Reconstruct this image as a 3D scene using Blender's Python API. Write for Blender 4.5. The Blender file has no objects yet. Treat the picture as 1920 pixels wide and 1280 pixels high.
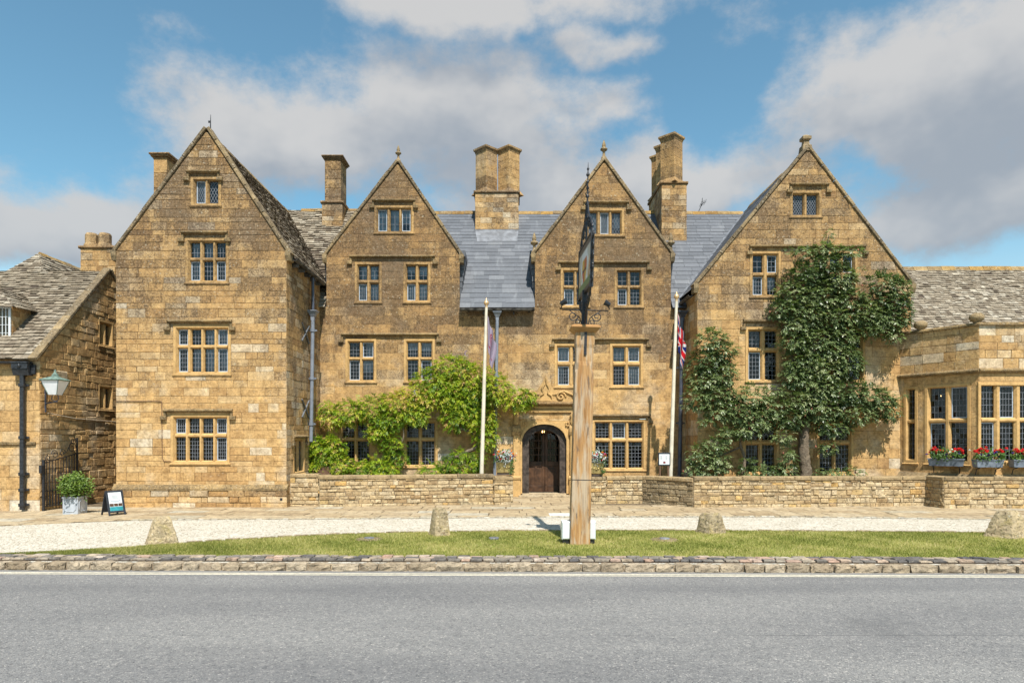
import bpy, math, random
import numpy as np
from mathutils import Vector, Matrix

random.seed(7)
rng = np.random.default_rng(7)
SC = bpy.context.scene
COL = SC.collection
H = 2.05            # eye height above the pavement
F = 1280.0          # focal length in photo pixels (24 mm lens)

# ------------------------------------------------------------------ camera
cam_d = bpy.data.cameras.new('camera')
cam_d.lens = 24.0
cam_d.sensor_width = 36.0
cam_d.shift_y = 179 / 1920
cam_d.clip_end = 3000
cam = bpy.data.objects.new('camera', cam_d)
cam.location = (0, 0, H)
cam.rotation_euler = (math.radians(90), 0, 0)
COL.objects.link(cam)
SC.camera = cam

# ------------------------------------------------------------------ light
SUN_EL, SUN_AZ = math.radians(57), math.radians(12)      # behind the camera, a little to the right
sun_vec = Vector((math.sin(SUN_AZ) * math.cos(SUN_EL), -math.cos(SUN_AZ) * math.cos(SUN_EL), math.sin(SUN_EL)))
sd = bpy.data.lights.new('sun', 'SUN')
sd.energy = 5.0
sd.angle = math.radians(0.55)
sd.color = (1.0, 0.95, 0.87)
so = bpy.data.objects.new('sun', sd)
so.rotation_euler = (-sun_vec).to_track_quat('-Z', 'Y').to_euler()
so.location = (20, -40, 60)
COL.objects.link(so)

SC.view_settings.view_transform = 'Standard'
SC.view_settings.look = 'None'
SC.view_settings.exposure = 0.60
SC.view_settings.gamma = 1.0
SC.view_settings.use_curve_mapping = False
SC.cycles.use_denoising = True
SC.cycles.max_bounces = 6
SC.cycles.transparent_max_bounces = 12
SC.cycles.caustics_reflective = False
SC.cycles.caustics_refractive = False

# ------------------------------------------------------------------ node helper
class NT:
    def __init__(s, tree):
        s.t = tree
        tree.nodes.clear()
    def n(s, typ, *ins, **kw):
        nd = s.t.nodes.new(typ)
        for k, v in kw.items():
            if k.startswith('i_'):
                s.put(nd.inputs[k[2:].replace('_', ' ')], v)
            else:
                setattr(nd, k, v)
        for i, v in enumerate(ins):
            if v is not None:
                s.put(nd.inputs[i], v)
        return nd
    def put(s, sock, v):
        if isinstance(v, bpy.types.Node):
            v = v.outputs[0]
        if isinstance(v, bpy.types.NodeSocket):
            s.t.links.new(v, sock)
        else:
            if sock.type == 'RGBA' and len(v) == 3:
                v = (*v, 1)
            sock.default_value = v
    def m(s, op, a, b=None, c=None, clamp=False):
        nd = s.t.nodes.new('ShaderNodeMath')
        nd.operation = op
        nd.use_clamp = clamp
        for i, v in enumerate((a, b, c)):
            if v is not None:
                s.put(nd.inputs[i], v)
        return nd.outputs[0]
    def vm(s, op, a, b=None, out=0):
        nd = s.t.nodes.new('ShaderNodeVectorMath')
        nd.operation = op
        s.put(nd.inputs[0], a)
        if b is not None:
            s.put(nd.inputs[3] if op == 'SCALE' else nd.inputs[1], b)
        return nd.outputs[out]
    def mix(s, fac, a, b, blend='MIX'):
        nd = s.t.nodes.new('ShaderNodeMix')
        nd.data_type = 'RGBA'
        nd.blend_type = blend
        nd.clamp_factor = True
        s.put(nd.inputs[0], fac)
        s.put(nd.inputs[6], a)
        s.put(nd.inputs[7], b)
        return nd.outputs[2]
    def ramp(s, fac, stops, interp='LINEAR'):
        nd = s.t.nodes.new('ShaderNodeValToRGB')
        cr = nd.color_ramp
        cr.interpolation = interp
        while len(cr.elements) < len(stops):
            cr.elements.new(0.5)
        for e, (p, c) in zip(cr.elements, stops):
            e.position = p
            if not isinstance(c, tuple):
                c = (c, c, c)
            e.color = (*c[:3], 1)
        s.put(nd.inputs[0], fac)
        return nd.outputs[0]
    def noise(s, vec, scale, detail=4, rough=0.55, out=0, dist=0.0):
        nd = s.t.nodes.new('ShaderNodeTexNoise')
        s.put(nd.inputs['Vector'], vec)
        nd.inputs['Scale'].default_value = scale
        nd.inputs['Detail'].default_value = detail
        nd.inputs['Roughness'].default_value = rough
        nd.inputs['Distortion'].default_value = dist
        return nd.outputs[out]
    def voro(s, vec, scale, feature='F1', out='Distance', rand=1.0):
        nd = s.t.nodes.new('ShaderNodeTexVoronoi')
        nd.feature = feature
        s.put(nd.inputs['Vector'], vec)
        nd.inputs['Scale'].default_value = scale
        nd.inputs['Randomness'].default_value = rand
        return nd.outputs[out]
    def smooth(s, x, lo, hi):
        nd = s.t.nodes.new('ShaderNodeMapRange')
        nd.interpolation_type = 'SMOOTHSTEP'
        s.put(nd.inputs[0], x)
        s.put(nd.inputs[1], lo)
        s.put(nd.inputs[2], hi)
        return nd.outputs[0]

# ------------------------------------------------------------------ sky
world = bpy.data.worlds.new('World')
SC.world = world
world.use_nodes = True
w = NT(world.node_tree)
sky = w.n('ShaderNodeTexSky', sky_type='NISHITA', sun_disc=False, sun_elevation=SUN_EL,
          sun_rotation=math.atan2(sun_vec.x, sun_vec.y), altitude=100, air_density=1.0, dust_density=0.6, ozone_density=2.0)
tc = w.n('ShaderNodeTexCoord')
dirv = w.vm('NORMALIZE', tc.outputs['Generated'])
def cdir(px, py):
    return Vector(((px - 960), F, (819 - py))).normalized()
BANKS = [(600, 265, 250, 80, 1.0), (850, 225, 280, 95, .95), (1080, 215, 140, 75, .75), (440, 315, 150, 55, .75), (950, 12, 290, 42, .85), (1130, 92, 110, 28, .8), (820, 52, 120, 26, .55),
         (1640, 145, 140, 85, 1.05), (1790, 150, 190, 105, 1.1), (1940, 115, 160, 110, 1.05), (1850, 390, 300, 80, .85), (1640, 420, 210, 55, .7), (1400, 335, 250, 50, .65), (1120, 390, 360, 80, .95),
         (90, 425, 260, 60, 1.0), (340, 405, 260, 55, .8), (1720, 330, 260, 50, .6), (260, 8, 120, 20, .3), (1000, 320, 420, 60, .75), (-500, 250, 300, 110, .9), (2500, 200, 380, 120, .9)]
def cover(vec, n1, n2):
    """cloud cover in a direction: banks broken up by billowing noise, drifting cloud everywhere else"""
    wv = w.vm('ADD', vec, w.vm('SCALE', n1, .16))
    cov = None
    for px, py, rx, ry, k in BANKS:
        d = w.vm('MULTIPLY', w.vm('SUBTRACT', wv, tuple(cdir(px, py))), (F / rx * .8, 1.6, F / ry * .8))
        g = w.m('MULTIPLY', w.m('SUBTRACT', 1.3, w.vm('LENGTH', d, out=1), clamp=True), k)
        cov = g if cov is None else w.m('SMOOTH_MAX', cov, g, .25)
    gen = w.smooth(w.noise(w.vm('MULTIPLY', vec, (1, 1, 2.2)), 2.1, 6, 0.55), .5, .75)
    fy = w.smooth(w.n('ShaderNodeSeparateXYZ', vec).outputs[1], .3, .7)
    cov = w.m('ADD', cov, w.m('MULTIPLY', gen, w.m('SUBTRACT', 1.0, fy)))
    return w.m('ADD', cov, w.m('MULTIPLY', w.m('SUBTRACT', n2, .5), 1.5))
warp = w.vm('SUBTRACT', w.noise(dirv, 3.0, 4, 0.6, out=1), (0.5, 0.5, 0.5))
billow = w.noise(w.vm('MULTIPLY', dirv, (1, 1, 1.4)), 6.5, 8, 0.64)
c0 = cover(dirv, warp, billow)
upv = w.vm('ADD', dirv, (.01, 0, .055))
c1 = cover(upv, warp, w.noise(w.vm('MULTIPLY', upv, (1, 1, 1.4)), 6.5, 4, 0.6))
mask = w.smooth(c0, .30, .80)
shade = w.smooth(w.m('SUBTRACT', w.m('MULTIPLY', c1, 1.15), w.m('MULTIPLY', c0, .25)), .15, 1.15)
elev = w.n('ShaderNodeSeparateXYZ', dirv).outputs[2]
ccol = w.mix(shade, (0.43, 0.425, 0.42), (0.245, 0.27, 0.305))
ccol = w.mix(w.m('MULTIPLY', w.smooth(elev, .38, .08), .35), ccol, (0.22, 0.26, 0.31))
skyc = w.mix(1.0, sky, (0.94, 1.26, 1.12), 'MULTIPLY')
skyc = w.mix(w.m('MULTIPLY', w.smooth(elev, .30, .02), .8), skyc, (4.6, 5.4, 6.0))
bg1 = w.n('ShaderNodeBackground', skyc, 0.098)
bg2 = w.n('ShaderNodeBackground', ccol, 1.0)
mx = w.n('ShaderNodeMixShader', w.m('MULTIPLY', mask, .93), bg1, bg2)
w.n('ShaderNodeOutputWorld', mx)
world.cycles.sampling_method = 'MANUAL'
world.cycles.sample_map_resolution = 256

# ------------------------------------------------------------------ geometry helpers
def X(px, Y): return (px - 960) * Y / F
def Z(py, Y): return H + (819 - py) * Y / F
def PW(px, py, Y): return Vector((X(px, Y), Y, Z(py, Y)))

class Frame:
    def __init__(s, O, U, N, V=(0, 0, 1)):
        s.O, s.U, s.N, s.V = Vector(O), Vector(U).normalized(), Vector(N).normalized(), Vector(V).normalized()
    def P(s, u, v, d=0.0):
        return s.O + s.U * u + s.V * v + s.N * d
def front(Y): return Frame((0, Y, 0), (1, 0, 0), (0, -1, 0))
WORLDF = Frame((0, 0, 0), (1, 0, 0), (0, -1, 0))

class MB:
    def __init__(s):
        s.v, s.f, s.r, s.w, s.mi, s.sm = [], [], [], [], [], []
    def add(s, vs, fs, r=0.5, w=0.0, mi=0, sm=False):
        b = len(s.v)
        s.v.extend(tuple(p) for p in vs)
        for f in fs:
            s.f.append(tuple(i + b for i in f))
            s.r.append(r); s.w.append(w); s.mi.append(mi); s.sm.append(sm)
        return s
    def merge(s, o):
        b = len(s.v)
        s.v.extend(o.v)
        s.f.extend(tuple(i + b for i in f) for f in o.f)
        s.r.extend(o.r); s.w.extend(o.w); s.mi.extend(o.mi); s.sm.extend(o.sm)
        return s
    def box(s, fr, u0, u1, v0, v1, d0, d1, r=0.5, w=0.0, mi=0, bev=0.0):
        if bev <= 0:
            vs = [fr.P(u, v, d) for d in (d0, d1) for (u, v) in ((u0, v0), (u1, v0), (u1, v1), (u0, v1))]
            fs = [(4, 5, 6, 7), (0, 3, 2, 1), (0, 1, 5, 4), (1, 2, 6, 5), (2, 3, 7, 6), (3, 0, 4, 7)]
            return s.add(vs, fs, r, w, mi)
        b = bev
        rings = [(d0, b), (d0 + b, 0), (d1 - b, 0), (d1, b)]
        vs = []
        for d, i in rings:
            vs += [fr.P(u0 + i, v0 + i, d), fr.P(u1 - i, v0 + i, d), fr.P(u1 - i, v1 - i, d), fr.P(u0 + i, v1 - i, d)]
        fs = [(0, 3, 2, 1), (12, 13, 14, 15)]
        for k in range(3):
            for j in range(4):
                a, c = k * 4 + j, k * 4 + (j + 1) % 4
                fs.append((a, c, c + 4, a + 4))
        return s.add(vs, fs, r, w, mi)
    def prism(s, fr, prof, u0, u1, r=0.5, w=0.0, mi=0):
        """profile of (d, v) points extruded along u"""
        n = len(prof)
        vs = [fr.P(u0, v, d) for d, v in prof] + [fr.P(u1, v, d) for d, v in prof]
        fs = [tuple(range(n))[::-1], tuple(range(n, 2 * n))]
        for i in range(n):
            j = (i + 1) % n
            fs.append((i, j, j + n, i + n))
        return s.add(vs, fs, r, w, mi)
    def poly(s, fr, pts, d0, d1, r=0.5, w=0.0, mi=0):
        """polygon of (u, v) points extruded along d"""
        n = len(pts)
        vs = [fr.P(u, v, d0) for u, v in pts] + [fr.P(u, v, d1) for u, v in pts]
        fs = [tuple(range(n))[::-1], tuple(range(n, 2 * n))]
        for i in range(n):
            j = (i + 1) % n
            fs.append((i, j, j + n, i + n))
        return s.add(vs, fs, r, w, mi)
    def rings(s, rings, r=0.5, w=0.0, mi=0, sm=True, closed=True, cap=True):
        n = len(rings[0])
        vs = [p for ring in rings for p in ring]
        fs = []
        for k in range(len(rings) - 1):
            for j in range(n if closed else n - 1):
                a, c = k * n + j, k * n + (j + 1) % n
                fs.append((a, c, c + n, a + n))
        s.add(vs, fs, r, w, mi, sm)
        if cap:
            s.add(rings[0], [tuple(range(n))[::-1]], r, w, mi)
            s.add(rings[-1], [tuple(range(n))], r, w, mi)
        return s
    def tube(s, pts, rad, n=6, r=0.5, w=0.0, mi=0, jit=0.0):
        pts = [Vector(p) for p in pts]
        if not isinstance(rad, (list, tuple)):
            rad = [rad] * len(pts)
        rings, ref = [], None
        for i, p in enumerate(pts):
            t = (pts[min(i + 1, len(pts) - 1)] - pts[max(i - 1, 0)]).normalized()
            if ref is None:
                ref = Vector((0, 0, 1)) if abs(t.z) < .9 else Vector((1, 0, 0))
            a = t.cross(ref).normalized()
            b = a.cross(t).normalized()
            ref = b
            rings.append([p + (a * math.cos(q) + b * math.sin(q)) * rad[i] * (1 + random.uniform(-jit, jit))
                          for q in (2 * math.pi * k / n for k in range(n))])
        return s.rings(rings, r, w, mi, True)
    def lathe(s, c, prof, n=12, r=0.5, w=0.0, mi=0, sm=True, rot=0.0, sq=False):
        c = Vector(c)
        k = 1 / math.cos(math.pi / n) if sq else 1
        rings = [[c + Vector((math.cos(2 * math.pi * (j + .5) / n + rot) * a * k, math.sin(2 * math.pi * (j + .5) / n + rot) * a * k, z))
                  for j in range(n)] for a, z in prof]
        return s.rings(rings, r, w, mi, sm)

def mesh_obj(name, mb, mats, parent=None, kind=None, label=None, cat=None, group=None):
    me = bpy.data.meshes.new(name)
    me.from_pydata(mb.v, [], mb.f)
    if not isinstance(mats, (list, tuple)):
        mats = [mats]
    for m_ in mats:
        me.materials.append(m_)
    n = len(mb.f)
    if len(mats) > 1:
        me.polygons.foreach_set('material_index', mb.mi)
    if any(mb.sm):
        me.polygons.foreach_set('use_smooth', mb.sm)
    a = me.attributes.new('rnd', 'FLOAT', 'FACE'); a.data.foreach_set('value', mb.r)
    a = me.attributes.new('wth', 'FLOAT', 'FACE'); a.data.foreach_set('value', mb.w)
    o = bpy.data.objects.new(name, me)
    COL.objects.link(o)
    return finish(o, parent, kind, label, cat, group)
def finish(o, parent=None, kind=None, label=None, cat=None, group=None):
    if parent is not None:
        o.parent = parent
        o.matrix_parent_inverse = Matrix.Translation(-world_loc(parent))
    for k, v in (('kind', kind), ('label', label), ('category', cat), ('group', group)):
        if v:
            o[k] = v
    return o
def world_loc(o):
    return Vector(o.get('_wl', (0, 0, 0))) if o.type == 'EMPTY' else Vector((0, 0, 0))
def thing(name, loc, label, cat, group=None):
    o = bpy.data.objects.new(name, None)
    o.empty_display_size = .2
    o.location = loc
    o['_wl'] = list(loc)
    COL.objects.link(o)
    return finish(o, None, None, label, cat, group)

# ------------------------------------------------------------------ materials
def mat(name):
    m_ = bpy.data.materials.new(name)
    m_.use_nodes = True
    t = NT(m_.node_tree)
    return m_, t
def out(t, col, rough=.85, bump=None, bstr=.4, bdist=.02, spec=.3, metal=0.0, **kw):
    p = t.n('ShaderNodeBsdfPrincipled')
    t.put(p.inputs['Base Color'], col)
    t.put(p.inputs['Roughness'], rough)
    t.put(p.inputs['Specular IOR Level'], spec)
    t.put(p.inputs['Metallic'], metal)
    for k, v in kw.items():
        t.put(p.inputs[k.replace('_', ' ')], v)
    if bump is not None:
        b = t.n('ShaderNodeBump', i_Strength=bstr, i_Distance=bdist, i_Height=bump)
        t.put(p.inputs['Normal'], b)
    t.n('ShaderNodeOutputMaterial', p)
    return p
def plain(name, col, rough=.6, metal=0.0, spec=.4, var=.12, nscale=9.0, bstr=.15, **kw):
    m_, t = mat(name)
    pos = t.n('ShaderNodeNewGeometry').outputs['Position']
    nz = t.noise(pos, nscale, 5)
    nf = t.noise(pos, nscale * 8, 3)
    lo = tuple(c * (1 - var * 1.6) for c in col)
    hi = tuple(min(1, c * (1 + var * 1.6)) for c in col)
    c = t.mix(t.smooth(nz, .3, .7), lo, hi)
    out(t, c, rough, nf, bstr, .01, spec, metal, **kw)
    return m_
def attr(t, name): return t.n('ShaderNodeAttribute', attribute_name=name).outputs['Fac']

def stone_mat(name, stops, dirt=(.116, .075, .043), dirt_amt=.88, lichen=.45, bstr=.55, fine=26, blend=.45, mott=.92):
    """stone whose hue follows the block ('rnd'), with grime that follows the block's exposure ('wth'), lichen spots and pitting"""
    m_, t = mat(name)
    pos = t.n('ShaderNodeNewGeometry').outputs['Position']
    r, wt = attr(t, 'rnd'), attr(t, 'wth')
    c = t.ramp(r, stops)
    big = t.noise(pos, .55, 5, .62)
    med = t.noise(pos, 4.5, 6, .68)
    fin = t.noise(pos, fine, 5, .7)
    mid = t.noise(t.vm('ADD', pos, (7.3, 2.1, 5.5)), 11.0, 5, .7)
    c = t.mix(blend, c, t.ramp(t.m('ADD', big, t.m('MULTIPLY', r, .12)), [(0, stops[0][1]), (.42, stops[0][1]), (.58, stops[len(stops) // 2][1]), (.72, stops[-1][1])]))
    c = t.mix(.8 * mott, c, t.ramp(med, [(.33, (.50, .46, .42)), (.5, (.97, .96, .95)), (.68, (1.30, 1.27, 1.2))]), 'MULTIPLY')
    c = t.mix(.8 * mott, c, t.ramp(mid, [(.30, (.58, .55, .51)), (.5, (1, 1, 1)), (.70, (1.30, 1.29, 1.26))]), 'MULTIPLY')
    c = t.mix(t.m('MULTIPLY', t.smooth(fin, .52, .70), .36 * mott), c, tuple(x * .32 for x in stops[0][1]))
    # grime: streaky and mottled, grows with wth
    st = t.noise(t.vm('MULTIPLY', pos, (3.0, 3.0, .6)), 1.0, 6, .65)
    d = t.m('ADD', t.m('MULTIPLY', st, .5), t.m('MULTIPLY', big, .75))
    d = t.m('SUBTRACT', d, .125)
    d = t.m('ADD', d, t.m('MULTIPLY', t.m('SUBTRACT', mid, .5), .55))
    d = t.m('ADD', d, t.m('MULTIPLY', t.m('SUBTRACT', fin, .5), .5))
    thr = t.m('SUBTRACT', .78, t.m('MULTIPLY', wt, .66))
    g = t.smooth(d, t.m('SUBTRACT', thr, .05), t.m('ADD', thr, .34))
    dc = t.mix(t.smooth(t.m('ADD', t.m('MULTIPLY', mid, .5), t.m('MULTIPLY', fin, .5)), .40, .60), tuple(x * 1.55 for x in dirt), tuple(x * .50 for x in dirt))
    c = t.mix(t.m('MULTIPLY', g, dirt_amt), c, dc)
    # pale lichen discs and specks
    lv = t.voro(t.vm('ADD', pos, t.vm('SCALE', t.noise(pos, 9, 3, out=1), .12)), 7.0)
    ls = t.m('MULTIPLY', t.smooth(lv, .22, .10), t.smooth(t.noise(pos, 1.4, 4), .45, .62))
    c = t.mix(t.m('MULTIPLY', ls, t.m('MULTIPLY', t.m('ADD', wt, .10), lichen * 1.3)), c, (.50, .45, .34))
    sp = t.m('MULTIPLY', t.smooth(t.noise(pos, 24, 3, .6), .62, .70), t.m('MULTIPLY', t.m('ADD', wt, .05), lichen * 1.5))
    c = t.mix(sp, c, (.55, .50, .40))
    h = t.m('ADD', t.m('MULTIPLY', med, .6), t.m('MULTIPLY', fin, .5))
    h = t.m('SUBTRACT', t.m('ADD', h, t.m('MULTIPLY', mid, .5)), t.m('MULTIPLY', t.smooth(t.noise(pos, 15, 4, .7), .58, .70), .6))
    out(t, c, .92, h, bstr, .045, .15)
    return m_
honey = [(0, (0.325, 0.191, 0.085)), (0.2, (0.433, 0.259, 0.105)), (0.45, (0.492, 0.305, 0.128)), (0.68, (0.527, 0.346, 0.157)), (0.84, (0.547, 0.398, 0.222)), (0.95, (0.561, 0.466, 0.325)), (1, (0.581, 0.517, 0.41))]
M = {}
M['ashlar'] = stone_mat('honey_stone', honey)
M['dressed'] = stone_mat('dressed_stone', [(0, (.47, .29, .12)), (1, (.54, .352, .15))], dirt_amt=.8, lichen=.25, bstr=.25, mott=.5)
M['mortar'] = stone_mat('lime_mortar', [(0, (.10, .065, .033)), (.35, (.26, .17, .08)), (1, (.46, .32, .16))], dirt_amt=.8, lichen=.2)
M['rubble'] = stone_mat('rubble_stone', [(0, (.34, .23, .12)), (.3, (.45, .33, .18)), (.6, (.50, .39, .235)), (.88, (.55, .45, .30)), (.95, (.53, .37, .16)), (1, (.50, .30, .10))],
                        dirt=(.12, .095, .06), dirt_amt=.7, lichen=.4, blend=.15, bstr=.9)
M['rubble_mortar'] = stone_mat('rubble_mortar', [(0, (.24, .185, .115)), (1, (.28, .215, .14))], dirt_amt=.6, lichen=.2, bstr=.9)
M['coping'] = stone_mat('coping_stone', [(0, (.28, .205, .11)), (1, (.37, .275, .155))], dirt=(.12, .094, .062), dirt_amt=.9, lichen=.6)
M['hood'] = stone_mat('weathered_moulding', [(0, (.33, .23, .11)), (1, (.42, .29, .135))], dirt=(.10, .075, .045), dirt_amt=.85, lichen=.5)
M['stone_slate'] = stone_mat('stone_slate', [(0, (.08, .062, .048)), (.12, (.15, .12, .088)), (.4, (.24, .20, .148)), (.8, (.31, .268, .208)), (1, (.41, .37, .30))],
                             dirt=(.09, .068, .05), dirt_amt=.6, lichen=.5, blend=.15, bstr=.6)
M['flag'] = stone_mat('paving_flag', [(0, (.29, .22, .135)), (.4, (.36, .28, .175)), (.8, (.40, .32, .21)), (.93, (.35, .315, .24)), (1, (.50, .48, .42))], dirt=(.22, .17, .105), dirt_amt=.45, lichen=.2, blend=.15, bstr=.35)
M['kerb'] = stone_mat('kerb_stone', [(0, (.28, .22, .15)), (.5, (.36, .29, .205)), (1, (.42, .35, .26))], dirt=(.13, .105, .075), dirt_amt=.6, lichen=.4, bstr=1.0)
M['sett'] = stone_mat('granite_sett', [(0, (.085, .085, .09)), (.35, (.15, .14, .13)), (.55, (.27, .235, .19)), (.78, (.38, .31, .23)), (.9, (.38, .24, .18)), (1, (.46, .42, .36))],
                      dirt=(.11, .095, .075), dirt_amt=.4, lichen=.3, blend=.15, bstr=.7)
M['boulder'] = stone_mat('boulder_stone', [(0, (.42, .33, .20)), (1, (.48, .38, .24))], dirt=(.18, .155, .11), dirt_amt=.7, lichen=1.0, bstr=1.0, fine=18)

def lichen_boulder():
    m_ = M['boulder']
    t = NT.__new__(NT); t.t = m_.node_tree
    p = next(n for n in t.t.nodes if n.type == 'BSDF_PRINCIPLED')
    src = p.inputs['Base Color'].links[0].from_socket
    pos = t.n('ShaderNodeNewGeometry').outputs['Position']
    c = t.mix(t.m('MULTIPLY', t.smooth(t.noise(pos, 6, 6, .6), .52, .68), .4), src, (.38, .30, .09))
    c = t.mix(t.m('MULTIPLY', t.smooth(t.noise(pos, 9, 6, .65), .58, .68), .8), c, (.075, .068, .055))
    t.put(p.inputs['Base Color'], c)
lichen_boulder()

def slate_mat():
    m_, t = mat('blue_slate')
    pos = t.n('ShaderNodeNewGeometry').outputs['Position']
    r = attr(t, 'rnd')
    c = t.ramp(r, [(0, (.084, .090, .102)), (.5, (.103, .110, .124)), (.85, (.118, .125, .140)), (1, (.14, .147, .160))])
    st = t.noise(t.vm('MULTIPLY', pos, (5, 1.1, .9)), 1.0, 6, .65)
    c = t.mix(t.m('MULTIPLY', t.smooth(st, .54, .75), .4), c, (.26, .27, .285))
    c = t.mix(.5, c, t.ramp(t.noise(pos, 12, 5), [(.3, (.75, .75, .75)), (.7, (1.2, 1.2, 1.2))]), 'MULTIPLY')
    out(t, c, .5, t.noise(pos, 30, 4), .3, .01, .5)
    return m_
M['slate'] = slate_mat()
M['lead'] = plain('lead_sheet', (.145, .153, .17), .5, 0, .5, .2, 4)
M['lead_came'] = plain('window_lead', (.15, .16, .18), .5, 0, .4, .12, 20)
M['casement'] = plain('casement_paint', (.36, .41, .47), .45, 0, .5, .06, 12)
M['iron'] = plain('black_iron', (.018, .018, .02), .45, 0, .5, .3, 25)
M['pipe_blue'] = plain('blue_grey_pipe_paint', (.18, .20, .235), .4, 0, .5, .08, 6)
M['pipe_dark'] = plain('dark_pipe_paint', (.055, .063, .085), .35, 0, .5, .2, 6)
M['pipe_black'] = plain('black_pipe_paint', (.022, .024, .028), .4, 0, .5, .3, 14)
M['gutter'] = plain('weathered_gutter', (.075, .07, .065), .7, 0, .3, .5, 7)
M['cream_paint'] = plain('cream_pole_paint', (.62, .56, .44), .4, 0, .5, .08, 4)
M['gold'] = plain('gilded_ball', (.62, .42, .22), .3, .4, .5, .1, 9)
M['curtain'] = plain('net_curtain', (.42, .45, .49), .9, 0, .1, .2, 3)
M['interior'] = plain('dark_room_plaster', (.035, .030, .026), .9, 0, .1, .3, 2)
M['door_wood'] = plain('dark_oak', (.055, .030, .017), .5, 0, .4, .4, 5)
M['door_panel'] = plain('brown_oak_panel', (.075, .036, .017), .5, 0, .4, .3, 5)
M['door_frame'] = plain('weathered_dark_oak', (.055, .042, .034), .65, 0, .3, .35, 9)
M['white_box'] = plain('white_enamel', (.62, .65, .66), .4, 0, .5, .05, 3)
M['planter'] = plain('grey_planter_paint', (.40, .43, .47), .45, 0, .5, .07, 5)
M['window_box'] = plain('lead_grey_window_box', (.16, .19, .235), .5, 0, .5, .15, 8)
M['brass'] = plain('aged_brass', (.33, .25, .10), .42, .7, .5, .35, 7)
M['copper'] = plain('verdigris_copper', (.135, .195, .165), .7, 0, .3, .25, 12)
M['frosted'] = plain('opal_lantern_glass', (.72, .73, .74), .35, 0, .5, .03, 5)
M['black_frame'] = plain('charcoal_board_frame', (.022, .026, .034), .5, 0, .4, .15, 8)
M['soil'] = plain('dark_soil', (.05, .035, .022), .95, 0, .1, .4, 20)
M['white_line'] = plain('cream_road_paint', (.62, .565, .44), .7, 0, .2, .12, 18, .5)
M['tie_iron'] = plain('grey_tie_iron', (.11, .115, .125), .6, 0, .4, .2, 9)
M['cable'] = plain('pale_cable', (.34, .28, .20), .7)
M['pot_dark'] = plain('brown_trough', (.13, .07, .04), .8)

def glass_mat():
    m_, t = mat('old_window_glass')
    fr = t.n('ShaderNodeFresnel', 1.5)
    gl = t.n('ShaderNodeBsdfGlossy', (1, 1, 1), .03)
    tr = t.n('ShaderNodeBsdfTransparent', (.80, .86, .88))
    mx = t.n('ShaderNodeMixShader', fr, tr, gl)
    t.n('ShaderNodeOutputMaterial', mx)
    return m_
M['glass'] = glass_mat()
def bulb_mat():
    m_, t = mat('lit_bulb')
    t.n('ShaderNodeOutputMaterial', t.n('ShaderNodeEmission', (1, .62, .25), 6.0))
    return m_
M['bulb'] = bulb_mat()

def leaf_mat(name, ramp, gloss=.35, trans=.3, rough=.45):
    m_, t = mat(name)
    c = t.ramp(attr(t, 'rnd'), ramp)
    p = t.n('ShaderNodeBsdfPrincipled')
    t.put(p.inputs['Base Color'], c)
    t.put(p.inputs['Roughness'], rough)
    t.put(p.inputs['Specular IOR Level'], gloss)
    tl = t.n('ShaderNodeBsdfTranslucent', t.mix(1.0, c, (1.3, 1.5, .7), 'MULTIPLY'))
    t.n('ShaderNodeOutputMaterial', t.n('ShaderNodeMixShader', trans, p, tl))
    return m_
M['wisteria'] = leaf_mat('wisteria_leaf', [(0, (.045, .095, .010)), (.25, (.11, .20, .014)), (.5, (.24, .34, .018)), (.75, (.42, .45, .035)), (.92, (.52, .42, .08)), (1, (.52, .32, .13))], .3, .36)
M['pear'] = leaf_mat('pear_leaf', [(0, (.045, .078, .024)), (.45, (.115, .162, .056)), (.8, (.21, .26, .105)), (1, (.32, .34, .19))], .5, .26, .42)
M['bay_leaf'] = leaf_mat('topiary_leaf', [(0, (.06, .11, .015)), (.5, (.13, .20, .03)), (1, (.24, .30, .06))], .4, .3)
M['plant_leaf'] = leaf_mat('flower_foliage', [(0, (.04, .09, .02)), (.6, (.09, .17, .035)), (1, (.16, .26, .07))], .3, .3)
M['silver_leaf'] = leaf_mat('silver_foliage', [(0, (.42, .46, .47)), (1, (.66, .68, .68))], .2, .2, .8)
M['bark'] = stone_mat('bark', [(0, (.16, .125, .09)), (1, (.23, .185, .135))], dirt=(.07, .055, .04), dirt_amt=.6, lichen=.3, bstr=1.0)
M['grass'] = leaf_mat('lawn_grass', [(0, (.11, .135, .025)), (.3, (.22, .235, .055)), (.6, (.37, .335, .12)), (1, (.56, .46, .24))], .2, .3, .7)
for nm, c in (('red', (.62, .02, .018)), ('purple', (.06, .02, .20)), ('orange', (.75, .20, .01)), ('white', (.72, .72, .70)), ('pink', (.55, .09, .22)), ('crimson', (.42, .045, .04)), ('lilac', (.30, .24, .48)), ('pear_fruit', (.40, .16, .10))):
    M['f_' + nm] = leaf_mat('petal_' + nm, [(0, tuple(x * .75 for x in c)), (1, c)], .2, .25, .6)

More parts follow.
